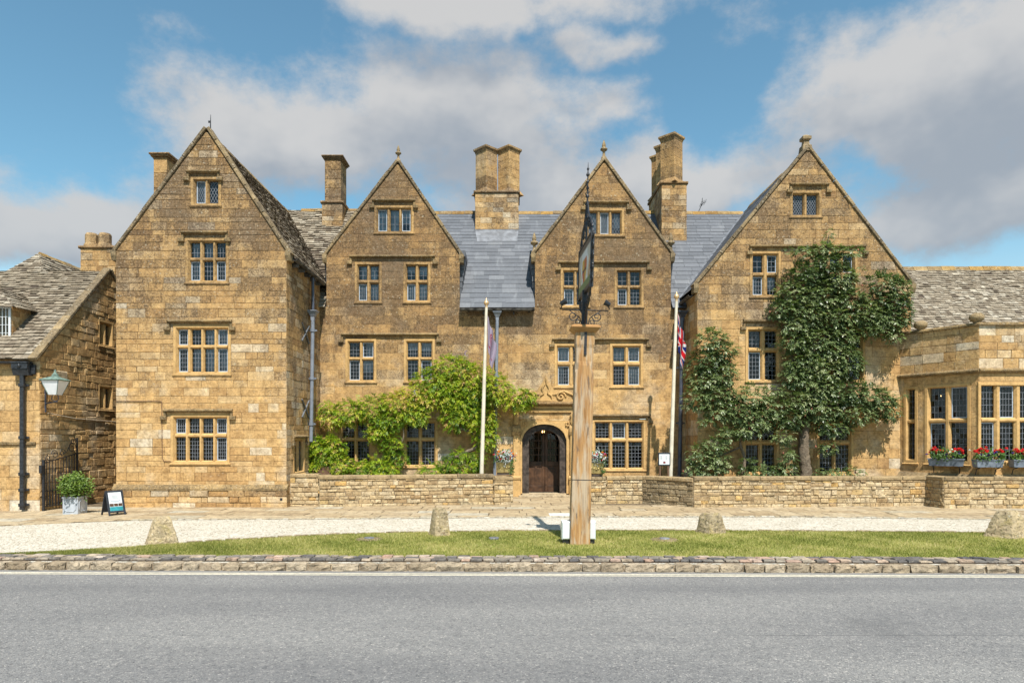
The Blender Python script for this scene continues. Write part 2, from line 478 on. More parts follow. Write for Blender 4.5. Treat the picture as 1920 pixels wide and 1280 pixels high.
def ground_mats():
    m_, t = mat('asphalt')
    pos = t.n('ShaderNodeNewGeometry').outputs['Position']
    v1 = t.voro(pos, 78, out='Color')
    g = t.n('ShaderNodeSeparateColor', v1).outputs[0]
    c = t.ramp(g, [(0, (.09, .09, .091)), (.1, (.165, .163, .161)), (.6, (.198, .195, .190)), (.88, (.225, .219, .210)), (.97, (.30, .285, .265)), (1, (.40, .38, .35))])
    v2 = t.n('ShaderNodeSeparateColor', t.voro(t.vm('ADD', pos, (3.3, 1.2, 0)), 27, out='Color')).outputs[1]
    c = t.mix(.75, c, t.ramp(v2, [(0, (.72, .72, .74)), (.2, (.97, .97, .97)), (.85, (1.03, 1.03, 1.03)), (1, (1.30, 1.28, 1.25))]), 'MULTIPLY')
    big = t.noise(t.vm('MULTIPLY', pos, (.16, .9, 1)), 1.0, 5, .55)
    c = t.mix(.8, c, t.ramp(big, [(.3, (.78, .78, .80)), (.7, (1.16, 1.15, 1.13))]), 'MULTIPLY')
    y = t.n('ShaderNodeSeparateXYZ', pos).outputs[1]
    # polished wheel tracks, an old joint between two laid strips, patches of oil and grit
    trk = t.m('MULTIPLY', t.smooth(t.m('ABSOLUTE', t.m('SUBTRACT', t.m('ADD', y, t.m('MULTIPLY', t.noise(pos, .35, 3), .5)), 10.1)), .45, .1), .22)
    c = t.mix(trk, c, (.10, .10, .105))
    jn = t.smooth(t.m('ABSOLUTE', t.m('SUBTRACT', t.m('ADD', y, t.m('MULTIPLY', t.noise(pos, 1.2, 4), .09)), 7.55)), .02, .006)
    c = t.mix(t.m('MULTIPLY', jn, t.m('MULTIPLY', t.smooth(t.noise(pos, .6, 3), .42, .6), .5)), c, (.07, .07, .072))
    oil = t.smooth(t.noise(t.vm('ADD', pos, (9, 4, 0)), .55, 4, .5), .62, .74)
    c = t.mix(t.m('MULTIPLY', oil, .28), c, (.085, .085, .088))
    # worn, dustier lane edge beside the line
    c = t.mix(t.m('MULTIPLY', t.smooth(t.m('ADD', y, t.m('MULTIPLY', t.noise(pos, 2.5, 4), .25)), 10.86, 11.0), .55), c, (.24, .225, .205))
    h = t.m('SUBTRACT', t.noise(pos, 55, 3, .7), t.voro(pos, 62))
    out(t, c, .88, h, .8, .012, .25)
    M['asphalt'] = m_
    m_, t = mat('pale_gravel')
    pos = t.n('ShaderNodeNewGeometry').outputs['Position']
    v1 = t.n('ShaderNodeSeparateColor', t.voro(pos, 34, out='Color')).outputs[0]
    c = t.ramp(v1, [(0, (.16, .13, .09)), (.14, (.40, .35, .27)), (.45, (.52, .475, .395)), (1, (.62, .59, .52))])
    c = t.mix(.6, c, t.ramp(t.noise(pos, 1.3, 5), [(.3, (.86, .84, .80)), (.7, (1.06, 1.06, 1.06))]), 'MULTIPLY')
    c = t.mix(.7, c, t.ramp(t.noise(pos, 11, 5, .7), [(.34, (.72, .69, .64)), (.5, (1, 1, 1))]), 'MULTIPLY')
    h = t.m('SUBTRACT', 1.0, t.voro(pos, 34))
    out(t, c, .9, h, .9, .02, .15)
    M['gravel'] = m_
    m_, t = mat('lawn_ground')
    pos = t.n('ShaderNodeNewGeometry').outputs['Position']
    c = t.ramp(t.noise(pos, 1.5, 6, .6), [(.3, (.15, .18, .035)), (.55, (.24, .24, .065)), (.75, (.36, .31, .13))])
    out(t, c, .95, t.noise(pos, 40, 4), .6, .02, .1)
    M['lawn'] = m_
    m_, t = mat('earth')
    pos = t.n('ShaderNodeNewGeometry').outputs['Position']
    c = t.ramp(t.noise(pos, .3, 6, .6), [(.3, (.07, .085, .03)), (.7, (.16, .14, .08))])
    out(t, c, .95, None)
    M['earth'] = m_
    m_, t = mat('weathered_post_oak')
    pos = t.n('ShaderNodeNewGeometry').outputs['Position']
    gr = t.noise(t.vm('MULTIPLY', pos, (26, 26, .9)), 1.0, 7, .65)
    gf = t.noise(t.vm('MULTIPLY', pos, (90, 90, 2.2)), 1.0, 5, .6)
    base = t.ramp(gr, [(.28, (.20, .095, .032)), (.45, (.34, .18, .068)), (.6, (.46, .275, .12)), (.75, (.48, .37, .24))])
    bl = t.noise(t.vm('MULTIPLY', pos, (9, 9, 1.3)), 1.0, 5, .6)
    c = t.mix(t.m('MULTIPLY', t.smooth(bl, .42, .60), .8), base, (.44, .36, .26))
    c = t.mix(t.m('MULTIPLY', t.smooth(gf, .52, .66), .65), c, (.15, .10, .065))
    c = t.mix(t.m('MULTIPLY', t.smooth(t.noise(t.vm('MULTIPLY', pos, (14, 14, 2.4)), 1.0, 5, .6), .58, .68), .8), c, (.12, .09, .068))
    out(t, c, .8, gf, .5, .01, .2)
    M['post'] = m_
    m_, t = mat('cap_oak')
    pos = t.n('ShaderNodeNewGeometry').outputs['Position']
    c = t.ramp(t.noise(t.vm('MULTIPLY', pos, (4, 30, 30)), 1.0, 6), [(.3, (.30, .14, .045)), (.7, (.50, .28, .11))])
    out(t, c, .6, None)
    M['cap'] = m_
ground_mats()

def attr_col_mat(name, rough=.8, trans=0.0):
    m_, t = mat(name)
    a = t.n('ShaderNodeAttribute', attribute_name='paint').outputs['Color']
    if trans:
        p = t.n('ShaderNodeBsdfDiffuse', a)
        tl = t.n('ShaderNodeBsdfTranslucent', a)
        t.n('ShaderNodeOutputMaterial', t.n('ShaderNodeMixShader', trans, p, tl))
    else:
        out(t, a, rough, None, spec=.3)
    return m_
M['painted'] = attr_col_mat('painted_picture', .5)
M['cloth'] = attr_col_mat('flag_cloth', .9, .25)

# ------------------------------------------------------------------ masonry, windows, roofs
def stone_verts(fr, q, p, bev, gap, jit=0.0, back=-.03):
    """q: bl, br, tr, tl in (u, v)"""
    cu = sum(a for a, b in q) / 4; cv = sum(b for a, b in q) / 4
    def inset(k, d, j):
        res = []
        for (a, b) in q:
            sa = 1 if a < cu else -1
            sb = 1 if b < cv else -1
            res.append(fr.P(a + sa * k + random.uniform(-j, j), b + sb * k + random.uniform(-j, j), d + random.uniform(-j, j) * .5))
        return res
    vs = inset(gap, back, 0) + inset(gap, max(p - bev, .0), jit) + inset(gap + bev, p, jit)
    fs = [(8, 9, 10, 11)]
    for k in (0, 4):
        for j in range(4):
            a, c = k + j, k + (j + 1) % 4
            fs.append((a, c, c + 4, a + 4))
    return vs, fs

class Rec:      # one stone or slate waiting to become an object or to join the mass
    __slots__ = ('vs', 'fs', 'r', 'w', 'score', 'wall')
    def __init__(s, vs, fs, r, w, score, wall):
        s.vs, s.fs, s.r, s.w, s.score, s.wall = vs, fs, r, w, score, wall

def lay(fr, span, v0, v1, openings, courses, lengths, wall_key, store, core, gap=.006, proud=(.004, .014), bev=.006, jit=.002,
        wth=lambda v: .3, rfun=None, minlen=.1, hide=None):
    """lay coursed stones; span(v) -> (uL, uR); openings (u0, u1, v0, v1)"""
    v = v0
    while v < v1 - .03:
        h = random.uniform(*courses)
        vb = min(v + h, v1)
        if v1 - vb < courses[0] * .5:
            vb = v1
        la, ra = span(v); lb, rb = span(vb)
        L, R = min(la, lb), max(ra, rb)
        cuts = sorted({L, R, *[e for o in openings if o[2] < vb and o[3] > v for e in o[:2] if L < e < R]})
        for a, b in zip(cuts, cuts[1:]):
            if b - a < .015: continue
            rem = [(v, vb)]
            for o in openings:
                if o[0] < (a + b) / 2 < o[1]:
                    nr = []
                    for x0, x1 in rem:
                        if o[3] <= x0 or o[2] >= x1: nr.append((x0, x1)); continue
                        if o[2] - x0 > .02: nr.append((x0, o[2]))
                        if x1 - o[3] > .02: nr.append((o[3], x1))
                    rem = nr
            for x0, x1 in rem:
                l0, r0 = span(x0); l1, r1 = span(x1)
                def clip(p, q_):
                    bl, tl = max(p, l0), max(p, l1)
                    br, tr = min(q_, r0), min(q_, r1)
                    if bl > br: bl = br = (bl + br) / 2
                    if tl > tr: tl = tr = (tl + tr) / 2
                    return [(bl, x0), (br, x0), (tr, x1), (tl, x1)]
                q = clip(a, b)
                core.add([fr.P(*c, 0) for c in q], [(0, 1, 2, 3)], random.random(), wth((x0 + x1) / 2))
                u = a - random.uniform(0, lengths[0] * .5) * 0
                while u < b - 1e-4:
                    ln = random.uniform(*lengths) * (1.0 if random.random() > .15 else .55)
                    e = u + ln
                    if b - e < minlen: e = b
                    q = clip(u, e)
                    wd = max(q[1][0] - q[0][0], q[2][0] - q[3][0])
                    if wd > .04:
                        rr = random.random() if rfun is None else rfun((u + e) / 2, (x0 + x1) / 2)
                        pr = random.uniform(*proud)
                        vs, fs = stone_verts(fr, q, pr, min(bev, (x1 - x0) * .25), min(gap * random.choice((.35, .6, 1, 1, 1.6)), (x1 - x0) * .2), jit)
                        ww = min(1, max(0, wth((x0 + x1) / 2) + random.uniform(-.13, .13)))
                        depth = fr.P(u, x0).y
                        vis = 1.0
                        if hide:
                            c = fr.P((u + e) / 2, (x0 + x1) / 2)
                            px, py = 960 + c.x * F / c.y, 819 - (c.z - H) * F / c.y
                            if any(h[0] < px < h[2] and h[1] < py < h[3] for h in hide): vis = .01
                            if not -4 < px < 1924: vis = .001
                        store.append(Rec(vs, fs, rr, ww, wd * (x1 - x0) / depth ** 2 * vis * abs(fr.N.y * .8 + .2 if fr.N.y else .25), wall_key))
                    u = e
        v = vb
    return store

def emit(store, name, mass_name, mats, walls, limit=300):
    """the largest pieces become objects under their wall; the rest joins one mass per wall"""
    store.sort(key=lambda s: -s.score)
    mass = {}
    for i, s in enumerate(store):
        m_ = mats[s.wall] if isinstance(mats, dict) else mats
        if i < limit and s.score > 0:
            mb = MB().add(s.vs, s.fs, s.r, s.w)
            mesh_obj(name, mb, m_, walls[s.wall])
        else:
            mass.setdefault(s.wall, MB()).add(s.vs, s.fs, s.r, s.w)
    for k, mb in mass.items():
        m_ = mats[k] if isinstance(mats, dict) else mats
        mesh_obj(mass_name, mb, m_, walls[k], kind='stuff')

def hood(fr, u0, u1, vtop, drop=.16, hgt=.085, proj=.11, wt=.75, stops=True):
    """hood mould with returned ends and square label stops"""
    mb = MB()
    prof = [(-.02, vtop + .03), (proj * .55, vtop), (proj, vtop - .025), (proj, vtop - hgt * .6), (proj * .45, vtop - hgt), (-.02, vtop - hgt)]
    mb.prism(fr, prof, u0, u1, .4, wt)
    if stops:
        for a, b, c in ((u0, u0 + .07, -1), (u1 - .07, u1, 1)):
            mb.box(fr, a, b, vtop - hgt - drop, vtop - hgt + .002, -.02, proj * .6, .35, wt, bev=.01)
            s0, s1 = (a - .09, b + .015) if c < 0 else (a - .015, b + .09)
            mb.box(fr, s0, s1, vtop - hgt - drop - .07, vtop - hgt - drop + .045, -.02, proj * .85, .35, wt, bev=.015)
    return mb

def quarries(fr, u0, u1, v0, v1, d, nx, ny, diamond=False):
    g, l = MB(), MB()
    t = .0062
    if not diamond:
        for i in range(nx):
            for j in range(ny):
                a, b = u0 + (u1 - u0) * i / nx, u0 + (u1 - u0) * (i + 1) / nx
                c, e = v0 + (v1 - v0) * j / ny, v0 + (v1 - v0) * (j + 1) / ny
                su, sv = random.gauss(0, .012), random.gauss(0, .012)
                f = lambda u, v: d + (u - (a + b) / 2) * su + (v - (c + e) / 2) * sv
                g.add([fr.P(u, v, f(u, v)) for u, v in ((a, c), (b, c), (b, e), (a, e))], [(0, 1, 2, 3)])
        for i in range(1, nx):
            u = u0 + (u1 - u0) * i / nx
            l.box(fr, u - t, u + t, v0, v1, d - .004, d + .008)
        for j in range(1, ny):
            v = v0 + (v1 - v0) * j / ny
            l.box(fr, u0, u1, v - t, v + t, d - .003, d + .0095)
    else:
        g.add([fr.P(u, v, d) for u, v in ((u0, v0), (u1, v0), (u1, v1), (u0, v1))], [(0, 1, 2, 3)])
        wd, hh = u1 - u0, v1 - v0
        sx, sy = wd / nx, hh / ny
        for sgn in (1, -1):
            for k in range(-ny - 1, nx + ny + 2):
                # line through (u0 + k*sx, v0) with slope sgn*sy/sx
                pts = []
                for tt in np.linspace(0, 1, 2):
                    pts.append((u0 + k * sx + sgn * tt * hh / sy * sx, v0 + tt * hh))
                (x0, y0), (x1, y1) = pts
                # clip in u
                t0, t1 = 0.0, 1.0
                dx = x1 - x0
                lo, hi = (u0 - x0) / dx, (u1 - x0) / dx
                if lo > hi: lo, hi = hi, lo
                t0, t1 = max(t0, lo), min(t1, hi)
                if t1 - t0 < .02: continue
                A = (x0 + dx * t0, y0 + (y1 - y0) * t0); B = (x0 + dx * t1, y0 + (y1 - y0) * t1)
                ln = math.hypot(B[0] - A[0], B[1] - A[1]); nu, nv = -(B[1] - A[1]) / ln * t, (B[0] - A[0]) / ln * t
                dd = d + .004 + .001 * sgn
                l.add([fr.P(A[0] + nu, A[1] + nv, dd), fr.P(A[0] - nu, A[1] - nv, dd), fr.P(B[0] - nu, B[1] - nv, dd), fr.P(B[0] + nu, B[1] + nv, dd)], [(0, 1, 2, 3)])
    return g, l

def window(parent, fr, lights, rows, grids=((3, 4), (3, 6)), jamb=.125, sill=.09, head=.12, diamond=False, curtains=0.0, iron=None,
           hoodspec=None, wt=None, deep=.13, room=1.6, label=None, bars=True):
    """mullioned window: surround > mullion, transom, pane, lead_grid, casement_frame, curtain, interior. rows given bottom row last"""
    L, R = lights[0][0], lights[-1][1]
    T, B = rows[0][1], rows[-1][0]
    if wt is None: wt = .06 + .62 * min(1, max(0, (B - 1.5) / 5.0))
    o = [(L - jamb, R + jamb, B - sill, T + head)]
    u0, u1, v0, v1 = o[0]
    ch = .05
    ring = lambda k, d, kv=None: [fr.P(u0 + k, v0 + (kv if kv is not None else k), d), fr.P(u1 - k, v0 + (kv if kv is not None else k), d), fr.P(u1 - k, v1 - k, d), fr.P(u0 + k, v1 - k, d)]
    mb = MB()
    fl = jamb - ch
    flv = sill - ch * .7
    rg = [ring(0, -.03), ring(0, .014), ring(.006, .02), ring(fl, .02, flv), [fr.P(L, B, -deep * .55), fr.P(R, B, -deep * .55), fr.P(R, T, -deep * .55), fr.P(L, T, -deep * .55)],
          [fr.P(L, B, -.24), fr.P(R, B, -.24), fr.P(R, T, -.24), fr.P(L, T, -.24)]]
    mb.rings(rg, .5, wt, sm=False, cap=False)
    # drip sill, a little proud
    mb.prism(fr, [(-.02, v0 - .045), (.03, v0 - .045), (.045, v0 - .01), (.022, v0 + .012), (-.02, v0 + .012)], u0 - .03, u1 + .03, .5, wt + .25)
    win = mesh_obj('window', mb, M['dressed'], parent, label=label)
    for (a, b), (c, d) in zip(lights, lights[1:]):
        m1 = MB()
        w2 = (c - b) / 2; mid = (b + c) / 2
        prof = [(-w2, -deep), (-w2, -deep * .6), (-w2 * .4, -.012), (w2 * .4, -.012), (w2, -deep * .6), (w2, -deep)]
        vs = [fr.P(mid + q, B - .01, dd) for q, dd in prof] + [fr.P(mid + q, T + .01, dd) for q, dd in prof]
        m1.add(vs, [(i, i + 1, i + 7, i + 6) for i in range(5)] + [(5, 0, 6, 11)], .5, wt)
        mesh_obj('mullion', m1, M['dressed'], win)
    for (a, b), (c, d) in zip(rows, rows[1:]):
        m1 = MB()
        w2 = (a - d) / 2; mid = (a + d) / 2
        prof = [(-deep - .001, mid - w2), (-deep * .6, mid - w2), (-.016, mid - w2 * .4), (-.016, mid + w2 * .4), (-deep * .6, mid + w2), (-deep - .001, mid + w2)]
        m1.prism(fr, prof, L - .01, R + .01, .5, wt + .1)
        mesh_obj('transom', m1, M['dressed'], win)
    dp = -deep + .012
    for ri, (v0_, v1_) in enumerate(rows):
        for li, (a, b) in enumerate(lights):
            nx, ny = grids[min(ri, len(grids) - 1)]
            cas = (iron is not None and (ri, li) in iron)
            k = .028 if cas else 0.0
            g, l = quarries(fr, a + k, b - k, v0_ + k, v1_ - k, dp, nx, ny, diamond)
            mesh_obj('pane', g, M['glass'], win)
            mesh_obj('lead_grid', l, M['lead_came'], win)
            if cas:
                m1 = MB()
                m1.box(fr, a, a + k, v0_, v1_, dp - .01, dp + .022, bev=.004); m1.box(fr, b - k, b, v0_, v1_, dp - .01, dp + .022, bev=.004)
                m1.box(fr, a + k, b - k, v0_, v0_ + k, dp - .01, dp + .021); m1.box(fr, a + k, b - k, v1_ - k, v1_, dp - .01, dp + .021)
                mesh_obj('casement_frame', m1, M['casement'], win)
            if random.random() < curtains:
                m1 = MB()
                n = 9
                top, bot = v1_ + .02, (v0_ - .02 if random.random() < .75 else v0_ + (v1_ - v0_) * random.uniform(.3, .6))
                x0, x1 = a - .02, b + .02
                if random.random() < .3:
                    if random.random() < .5: x1 = a + (b - a) * random.uniform(.5, .75)
                    else: x0 = b - (b - a) * random.uniform(.5, .75)
                pts = [(x0 + (x1 - x0) * i / n, -deep - .07 - .018 * math.sin(i * 2.1 + li)) for i in range(n + 1)]
                m1.add([fr.P(u, bot, d_) for u, d_ in pts] + [fr.P(u, top, d_) for u, d_ in pts], [(i, i + 1, i + n + 2, i + n + 1) for i in range(n)], .5)
                mesh_obj('curtain', m1, M['curtain'], win)
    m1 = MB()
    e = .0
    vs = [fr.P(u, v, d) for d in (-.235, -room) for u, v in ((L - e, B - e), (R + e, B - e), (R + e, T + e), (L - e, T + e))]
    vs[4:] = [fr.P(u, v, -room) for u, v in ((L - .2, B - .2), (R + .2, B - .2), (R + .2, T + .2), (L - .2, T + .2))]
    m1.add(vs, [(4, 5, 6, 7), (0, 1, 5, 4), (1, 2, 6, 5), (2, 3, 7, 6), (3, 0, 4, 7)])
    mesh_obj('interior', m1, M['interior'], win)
    if hoodspec:
        mesh_obj('hood_mould', hood(fr, *hoodspec), M['hood'], win)
    return o[0]

def roof(fr, span, vlen, gauge, width, th, key, store, core, rjit=.5, off=.0, rfun=None, droop=0.0, score=1.0):
    """overlapping slates up a slope: fr.V runs up the slope, fr.N is the roof normal"""
    v = -.06
    row = 0
    while v < vlen:
        g = gauge(v)
        l0, r0 = span(max(v, 0)); l1, r1 = span(min(v + g, vlen))
        u = min(l0, l1) - (random.uniform(0, .5) * width(v)[1])
        R_ = max(r0, r1)
        while u < R_:
            wd = random.uniform(*width(v))
            a, b = u, u + wd
            a0, b0, a1, b1 = max(a, l0), min(b, r0), max(a, l1), min(b, r1)
            if a0 > b0: a0 = b0 = (a0 + b0) / 2
            if a1 > b1: a1 = b1 = (a1 + b1) / 2
            if max(b0 - a0, b1 - a1) > .03:
                t = th * random.uniform(.7, 1.35)
                j = random.uniform(-1, 1) * rjit * .035
                lf = random.uniform(0, 1) * rjit * .012
                gp = .004
                vt = min(v + g * 1.12, vlen)
                k = [(a0 + gp, v + j), (b0 - gp, v + j + random.uniform(-1, 1) * rjit * .012), (b1 - gp, vt), (a1 + gp, vt)]
                vs = [fr.P(k[0][0], k[0][1], .004 + off), fr.P(k[1][0], k[1][1], .004 + off),
                      fr.P(k[0][0], k[0][1], t + .012 + lf + off), fr.P(k[1][0], k[1][1], t + .012 + lf + off), fr.P(k[2][0], k[2][1], .008 + off), fr.P(k[3][0], k[3][1], .008 + off)]
                fs = [(2, 3, 4, 5), (0, 1, 3, 2), (0, 2, 5), (1, 4, 3)]
                rr = random.random() if rfun is None else rfun((a + b) / 2, v)
                c = vs[2]
                px, py = 960 + c.x * F / c.y, 819 - (c.z - H) * F / c.y
                inside = -2 < px < 1922
                store.append(Rec(vs, fs, rr, random.uniform(0, .6), (wd * g / c.y ** 2) * score if inside else 0, key))
            u = b
        v += g
        row += 1
    l0, r0 = span(0); l1, r1 = span(vlen)
    n = 12
    for i in range(n):
        a, b = vlen * i / n, vlen * (i + 1) / n
        la, ra = span(a); lb, rb = span(b)
        core.add([fr.P(la, a, off), fr.P(ra, a, off), fr.P(rb, b, off), fr.P(lb, b, off)], [(0, 1, 2, 3)], .1, .8)

def slope_frame(p0, p1, along):
    """p0 at the eave, p1 at the ridge; along = horizontal direction; gives a frame with outward normal upward"""
    V = (Vector(p1) - Vector(p0)); U = Vector(along)
    N = U.cross(V).normalized()
    if N.z < 0: N = -N
    return Frame(p0, U, N, V.normalized()), V.length

def slab_line(mb, a, b, wdt, h, side, r=.5, wth_=.5, bev=0.02, lift=0.0):
    """box along a->b; 'side' = horizontal dir of its width"""
    a, b = Vector(a), Vector(b)
    U = (b - a).normalized(); S = Vector(side).normalized(); N = U.cross(S).normalized()
    if N.z < 0: N = -N
    fr = Frame(a, U, S, N)
    mb.box(fr, 0, (b - a).length, lift, lift + h, -wdt / 2, wdt / 2, r, wth_, bev=bev)

def gable_coping(parent, Y, uL, uR, ve, ua, va, over=.06, depth=.34, h=.10, lowL=.12, lowR=.12):
    """raking coping stones with kneelers, centred on the wall head just in front of the roof"""
    for (u, e, s) in ((uL, -1, lowL), (uR, 1, lowR)):
        mb = MB()
        a = Vector((u + e * .10, Y + depth / 2 - over, ve - .10 * (va - ve) / abs(ua - u)))
        b = Vector((ua, Y + depth / 2 - over, va))
        n = 9
        cuts = [0] + sorted(min(.97, max(.03, (i + random.uniform(-.25, .25)) / n)) for i in range(1, n)) + [1]
        for c0, c1 in zip(cuts, cuts[1:]):
            slab_line(mb, a.lerp(b, c0 + .0015), a.lerp(b, c1), depth, h + random.uniform(-.006, .01), (0, 1, 0), random.random(), random.uniform(.6, .95), .018, lift=-.012)
        mesh_obj('coping', mb, M['coping'], parent)
    f = front(Y)
    for u, e in ((uL, -1), (uR, 1)):
        mb = MB()
        x0, x1 = sorted((u - e * .02, u + e * .13))
        mb.prism(f, [(-.28, ve - .30), (.0, ve - .30), (.06, ve - .16), (.075, ve - .02), (-.28, ve - .02)], x0, x1, .5, .6)
        mesh_obj('kneeler', mb, M['coping'], parent)

def ridge_line(parent, a, b, r=.13, seg=.5, matk='ridge'):
    a, b = Vector(a), Vector(b)
    n = max(2, int((b - a).length / seg))
    mb = MB()
    U = (b - a).normalized(); S = U.cross(Vector((0, 0, 1))).normalized()
    for i in range(n):
        p, q = a.lerp(b, (i + .01) / n), a.lerp(b, (i + .99) / n)
        dz = Vector((0, 0, random.uniform(-.012, .012)))
        ring = [S * r * 1.1 + Vector((0, 0, -r * 1.2)), S * r * .5 + Vector((0, 0, -.02)), Vector((0, 0, .045)), -S * r * .5 + Vector((0, 0, -.02)), -S * r * 1.1 + Vector((0, 0, -r * 1.2))]
        mb.add([p + dz + k for k in ring] + [q + dz + k for k in ring], [(j, j + 1, j + 6, j + 5) for j in range(4)] + [(0, 1, 2, 3, 4), (9, 8, 7, 6, 5)], random.random(), random.random())
    return mesh_obj('ridge', mb, M['ridge'], parent)
M['ridge'] = stone_mat('lichened_ridge', [(0, (.27, .20, .11)), (.4, (.32, .235, .125)), (.7, (.30, .20, .08)), (1, (.33, .19, .05))], dirt_amt=.5, lichen=.7)

def finial(parent, p, s=1.0, kind='spire'):
    mb = MB()
    if kind == 'spire':
        prof = [(.15, -.12), (.13, .06), (.075, .10), (.055, .30), (.09, .34), (.17, .40), (.165, .46), (.08, .50), (.085, .54), (.10, .58), (.065, .72), (.012, .86)]
        mb.lathe(p, [(a * s, b * s) for a, b in prof], 8, .5, .7)
    else:
        prof = [(.22, -.2), (.19, .05), (.13, .10), (.11, .26), (.19, .32), (.19, .44), (.05, .54)]
        mb.lathe(p, [(a * s, b * s) for a, b in prof], 4, .5, .6, sm=False, sq=True)
    mesh_obj('finial', mb, M['coping'], parent)

def stack_square(mb, cx, cy, half, z0, z1, rot, wt=.62, capover=.07):
    """one chimney shaft; rot 0 = diagonal to the street"""
    r2 = half * math.sqrt(2)
    c = (cx, cy, 0)
    n = 5
    zs = [z0 + (z1 - .22 - z0) * i / n for i in range(n + 1)]
    for a, b in zip(zs, zs[1:]):
        mb.lathe(c, [(r2 - .012, a), (r2, a + .008), (r2, b - .008), (r2 - .012, b)], 4, random.gauss(.5, .1), wt + random.uniform(-.2, .2), sm=False, rot=rot - math.pi / 4)
    mb.lathe(c, [(r2 + .01, z1 - .23), (r2 + capover * .6, z1 - .15), (r2 + capover * 1.35, z1 - .10), (r2 + capover * 1.35, z1 - .03), (r2 + .02, z1)], 4, .6, .7, sm=False, rot=rot - math.pi / 4)

def chimney_base(parent, x0, x1, y0, y1, z0, z1, key, store, walls, wt=.5):
    """masonry base: mortar core plus laid stones on the front and both sides"""
    core = MB()
    core.box(WORLDF, x0 + .004, x1 - .004, z0, z1, -y1, -y0 - .004, .5, wt)
    recs = []
    junk = MB()
    for fr, a, b in ((Frame((x0, y0, 0), (1, 0, 0), (0, -1, 0)), 0, x1 - x0), (Frame((x0, y1, 0), (0, -1, 0), (-1, 0, 0)), 0, y1 - y0), (Frame((x1, y0, 0), (0, 1, 0), (1, 0, 0)), 0, y1 - y0)):
        lay(fr, lambda v: (a, b), z0, z1, [], (.17, .26), (.3, .6), key, recs, junk, gap=.005, proud=(.002, .012), wth=lambda v: wt)
    mb = MB()
    mb.merge(core)
    for s in recs:
        mb.add(s.vs, s.fs, s.r, s.w)
    # weathered drip course
    mb.box(WORLDF, x0 - .06, x1 + .06, z1, z1 + .09, -y1 - .06, -y0 + .06, .4, .8, bev=.025)
    return mb

# --- leaves
def leaf_cloud(name, blobs, n, size, matk, parent, ymax=None, spread=.32, droop=.35, aspect=.5, clump=26, fold=.25, up=.35, tone0=.45, tsd=.16, zmin=None):
    """blobs: (centre, (rx, ry, rz), weight). Leaves sit in clumps spread over each blob's outer shell."""
    tot = sum(b[2] for b in blobs)
    C, Nn, Rn = [], [], []
    for c, rad, wt in blobs:
        k = max(3, int(n * wt / tot / clump))
        d = rng.normal(size=(k, 3)); d /= np.linalg.norm(d, axis=1)[:, None]
        d[:, 1] = np.where(d[:, 1] > .35, -d[:, 1], d[:, 1])
        rr = rng.uniform(.45, 1.05, (k, 1)) ** .6
        cc = np.array(c) + d * rr * np.array(rad)
        tone = rng.normal(0, tsd, k)
        for i in range(k):
            m_ = int(rng.integers(clump // 2, clump * 3 // 2))
            off = rng.normal(size=(m_, 3)) * np.array(rad).mean() * spread
            C.append(cc[i] + off)
            Nn.append(np.repeat(d[i][None], m_, 0) * .55 + rng.normal(size=(m_, 3)) * .55 + np.array([0, -.35, up]))
            Rn.append(np.clip(rng.normal(tone0, .15, m_) + tone[i], 0, 1))
    C, Nn, Rn = np.concatenate(C), np.concatenate(Nn), np.concatenate(Rn)
    if ymax is not None:
        over = C[:, 1] > ymax
        C[over, 1] = ymax - np.abs(rng.normal(0, .08, over.sum()))
    if zmin is not None:
        k = C[:, 2] > zmin
        C, Nn, Rn = C[k], Nn[k], Rn[k]
    Nn /= np.linalg.norm(Nn, axis=1)[:, None]
    ax = rng.normal(size=C.shape) + np.array([0, 0, -droop * 2.5])
    ax -= (ax * Nn).sum(1)[:, None] * Nn
    ax /= np.linalg.norm(ax, axis=1)[:, None] + 1e-9
    sd_ = np.cross(Nn, ax)
    s = (size * rng.uniform(.65, 1.35, len(C)))[:, None]
    base, tip = C - ax * s * .5, C + ax * s * .5 - Nn * s * .12
    lf, rt = C + sd_ * s * aspect * .5 + Nn * s * fold * .4, C - sd_ * s * aspect * .5 + Nn * s * fold * .4
    V = np.stack([base, rt, tip, lf], 1).reshape(-1, 3)
    k = len(C)
    me = bpy.data.meshes.new(name)
    me.vertices.add(len(V)); me.vertices.foreach_set('co', V.ravel())
    idx = np.arange(k)[:, None] * 4
    tri = np.concatenate([idx + np.array([0, 1, 2]), idx + np.array([0, 2, 3])], 1).ravel()
    me.loops.add(len(tri)); me.loops.foreach_set('vertex_index', tri.astype(np.int32))
    me.polygons.add(2 * k); me.polygons.foreach_set('loop_start', np.arange(0, 6 * k, 3, dtype=np.int32))
    me.update(calc_edges=True)
    a = me.attributes.new('rnd', 'FLOAT', 'FACE'); a.data.foreach_set('value', np.repeat(Rn, 2).astype(np.float32))
    me.materials.append(M[matk])
    o = bpy.data.objects.new(name, me); COL.objects.link(o)
    return finish(o, parent)

def flowers(name, pts, size, matk, parent, petals=6):
    mb = MB()
    for p in pts:
        p = Vector(p)
        for q in range(petals):
            a = random.uniform(0, 6.28); e = random.uniform(-.2, 1)
            d = Vector((math.cos(a) * math.cos(e), -abs(math.sin(a)) * math.cos(e) * .8, math.sin(e)))
            c = p + d * size * .35
            t1 = d.orthogonal().normalized() * size * .3; t2 = d.cross(t1).normalized() * size * .3
            mb.add([c - t1, c - t2 + d * .004, c + t1, c + t2 + d * .006], [(0, 1, 2, 3)], random.random())
    return mesh_obj(name, mb, M[matk], parent)

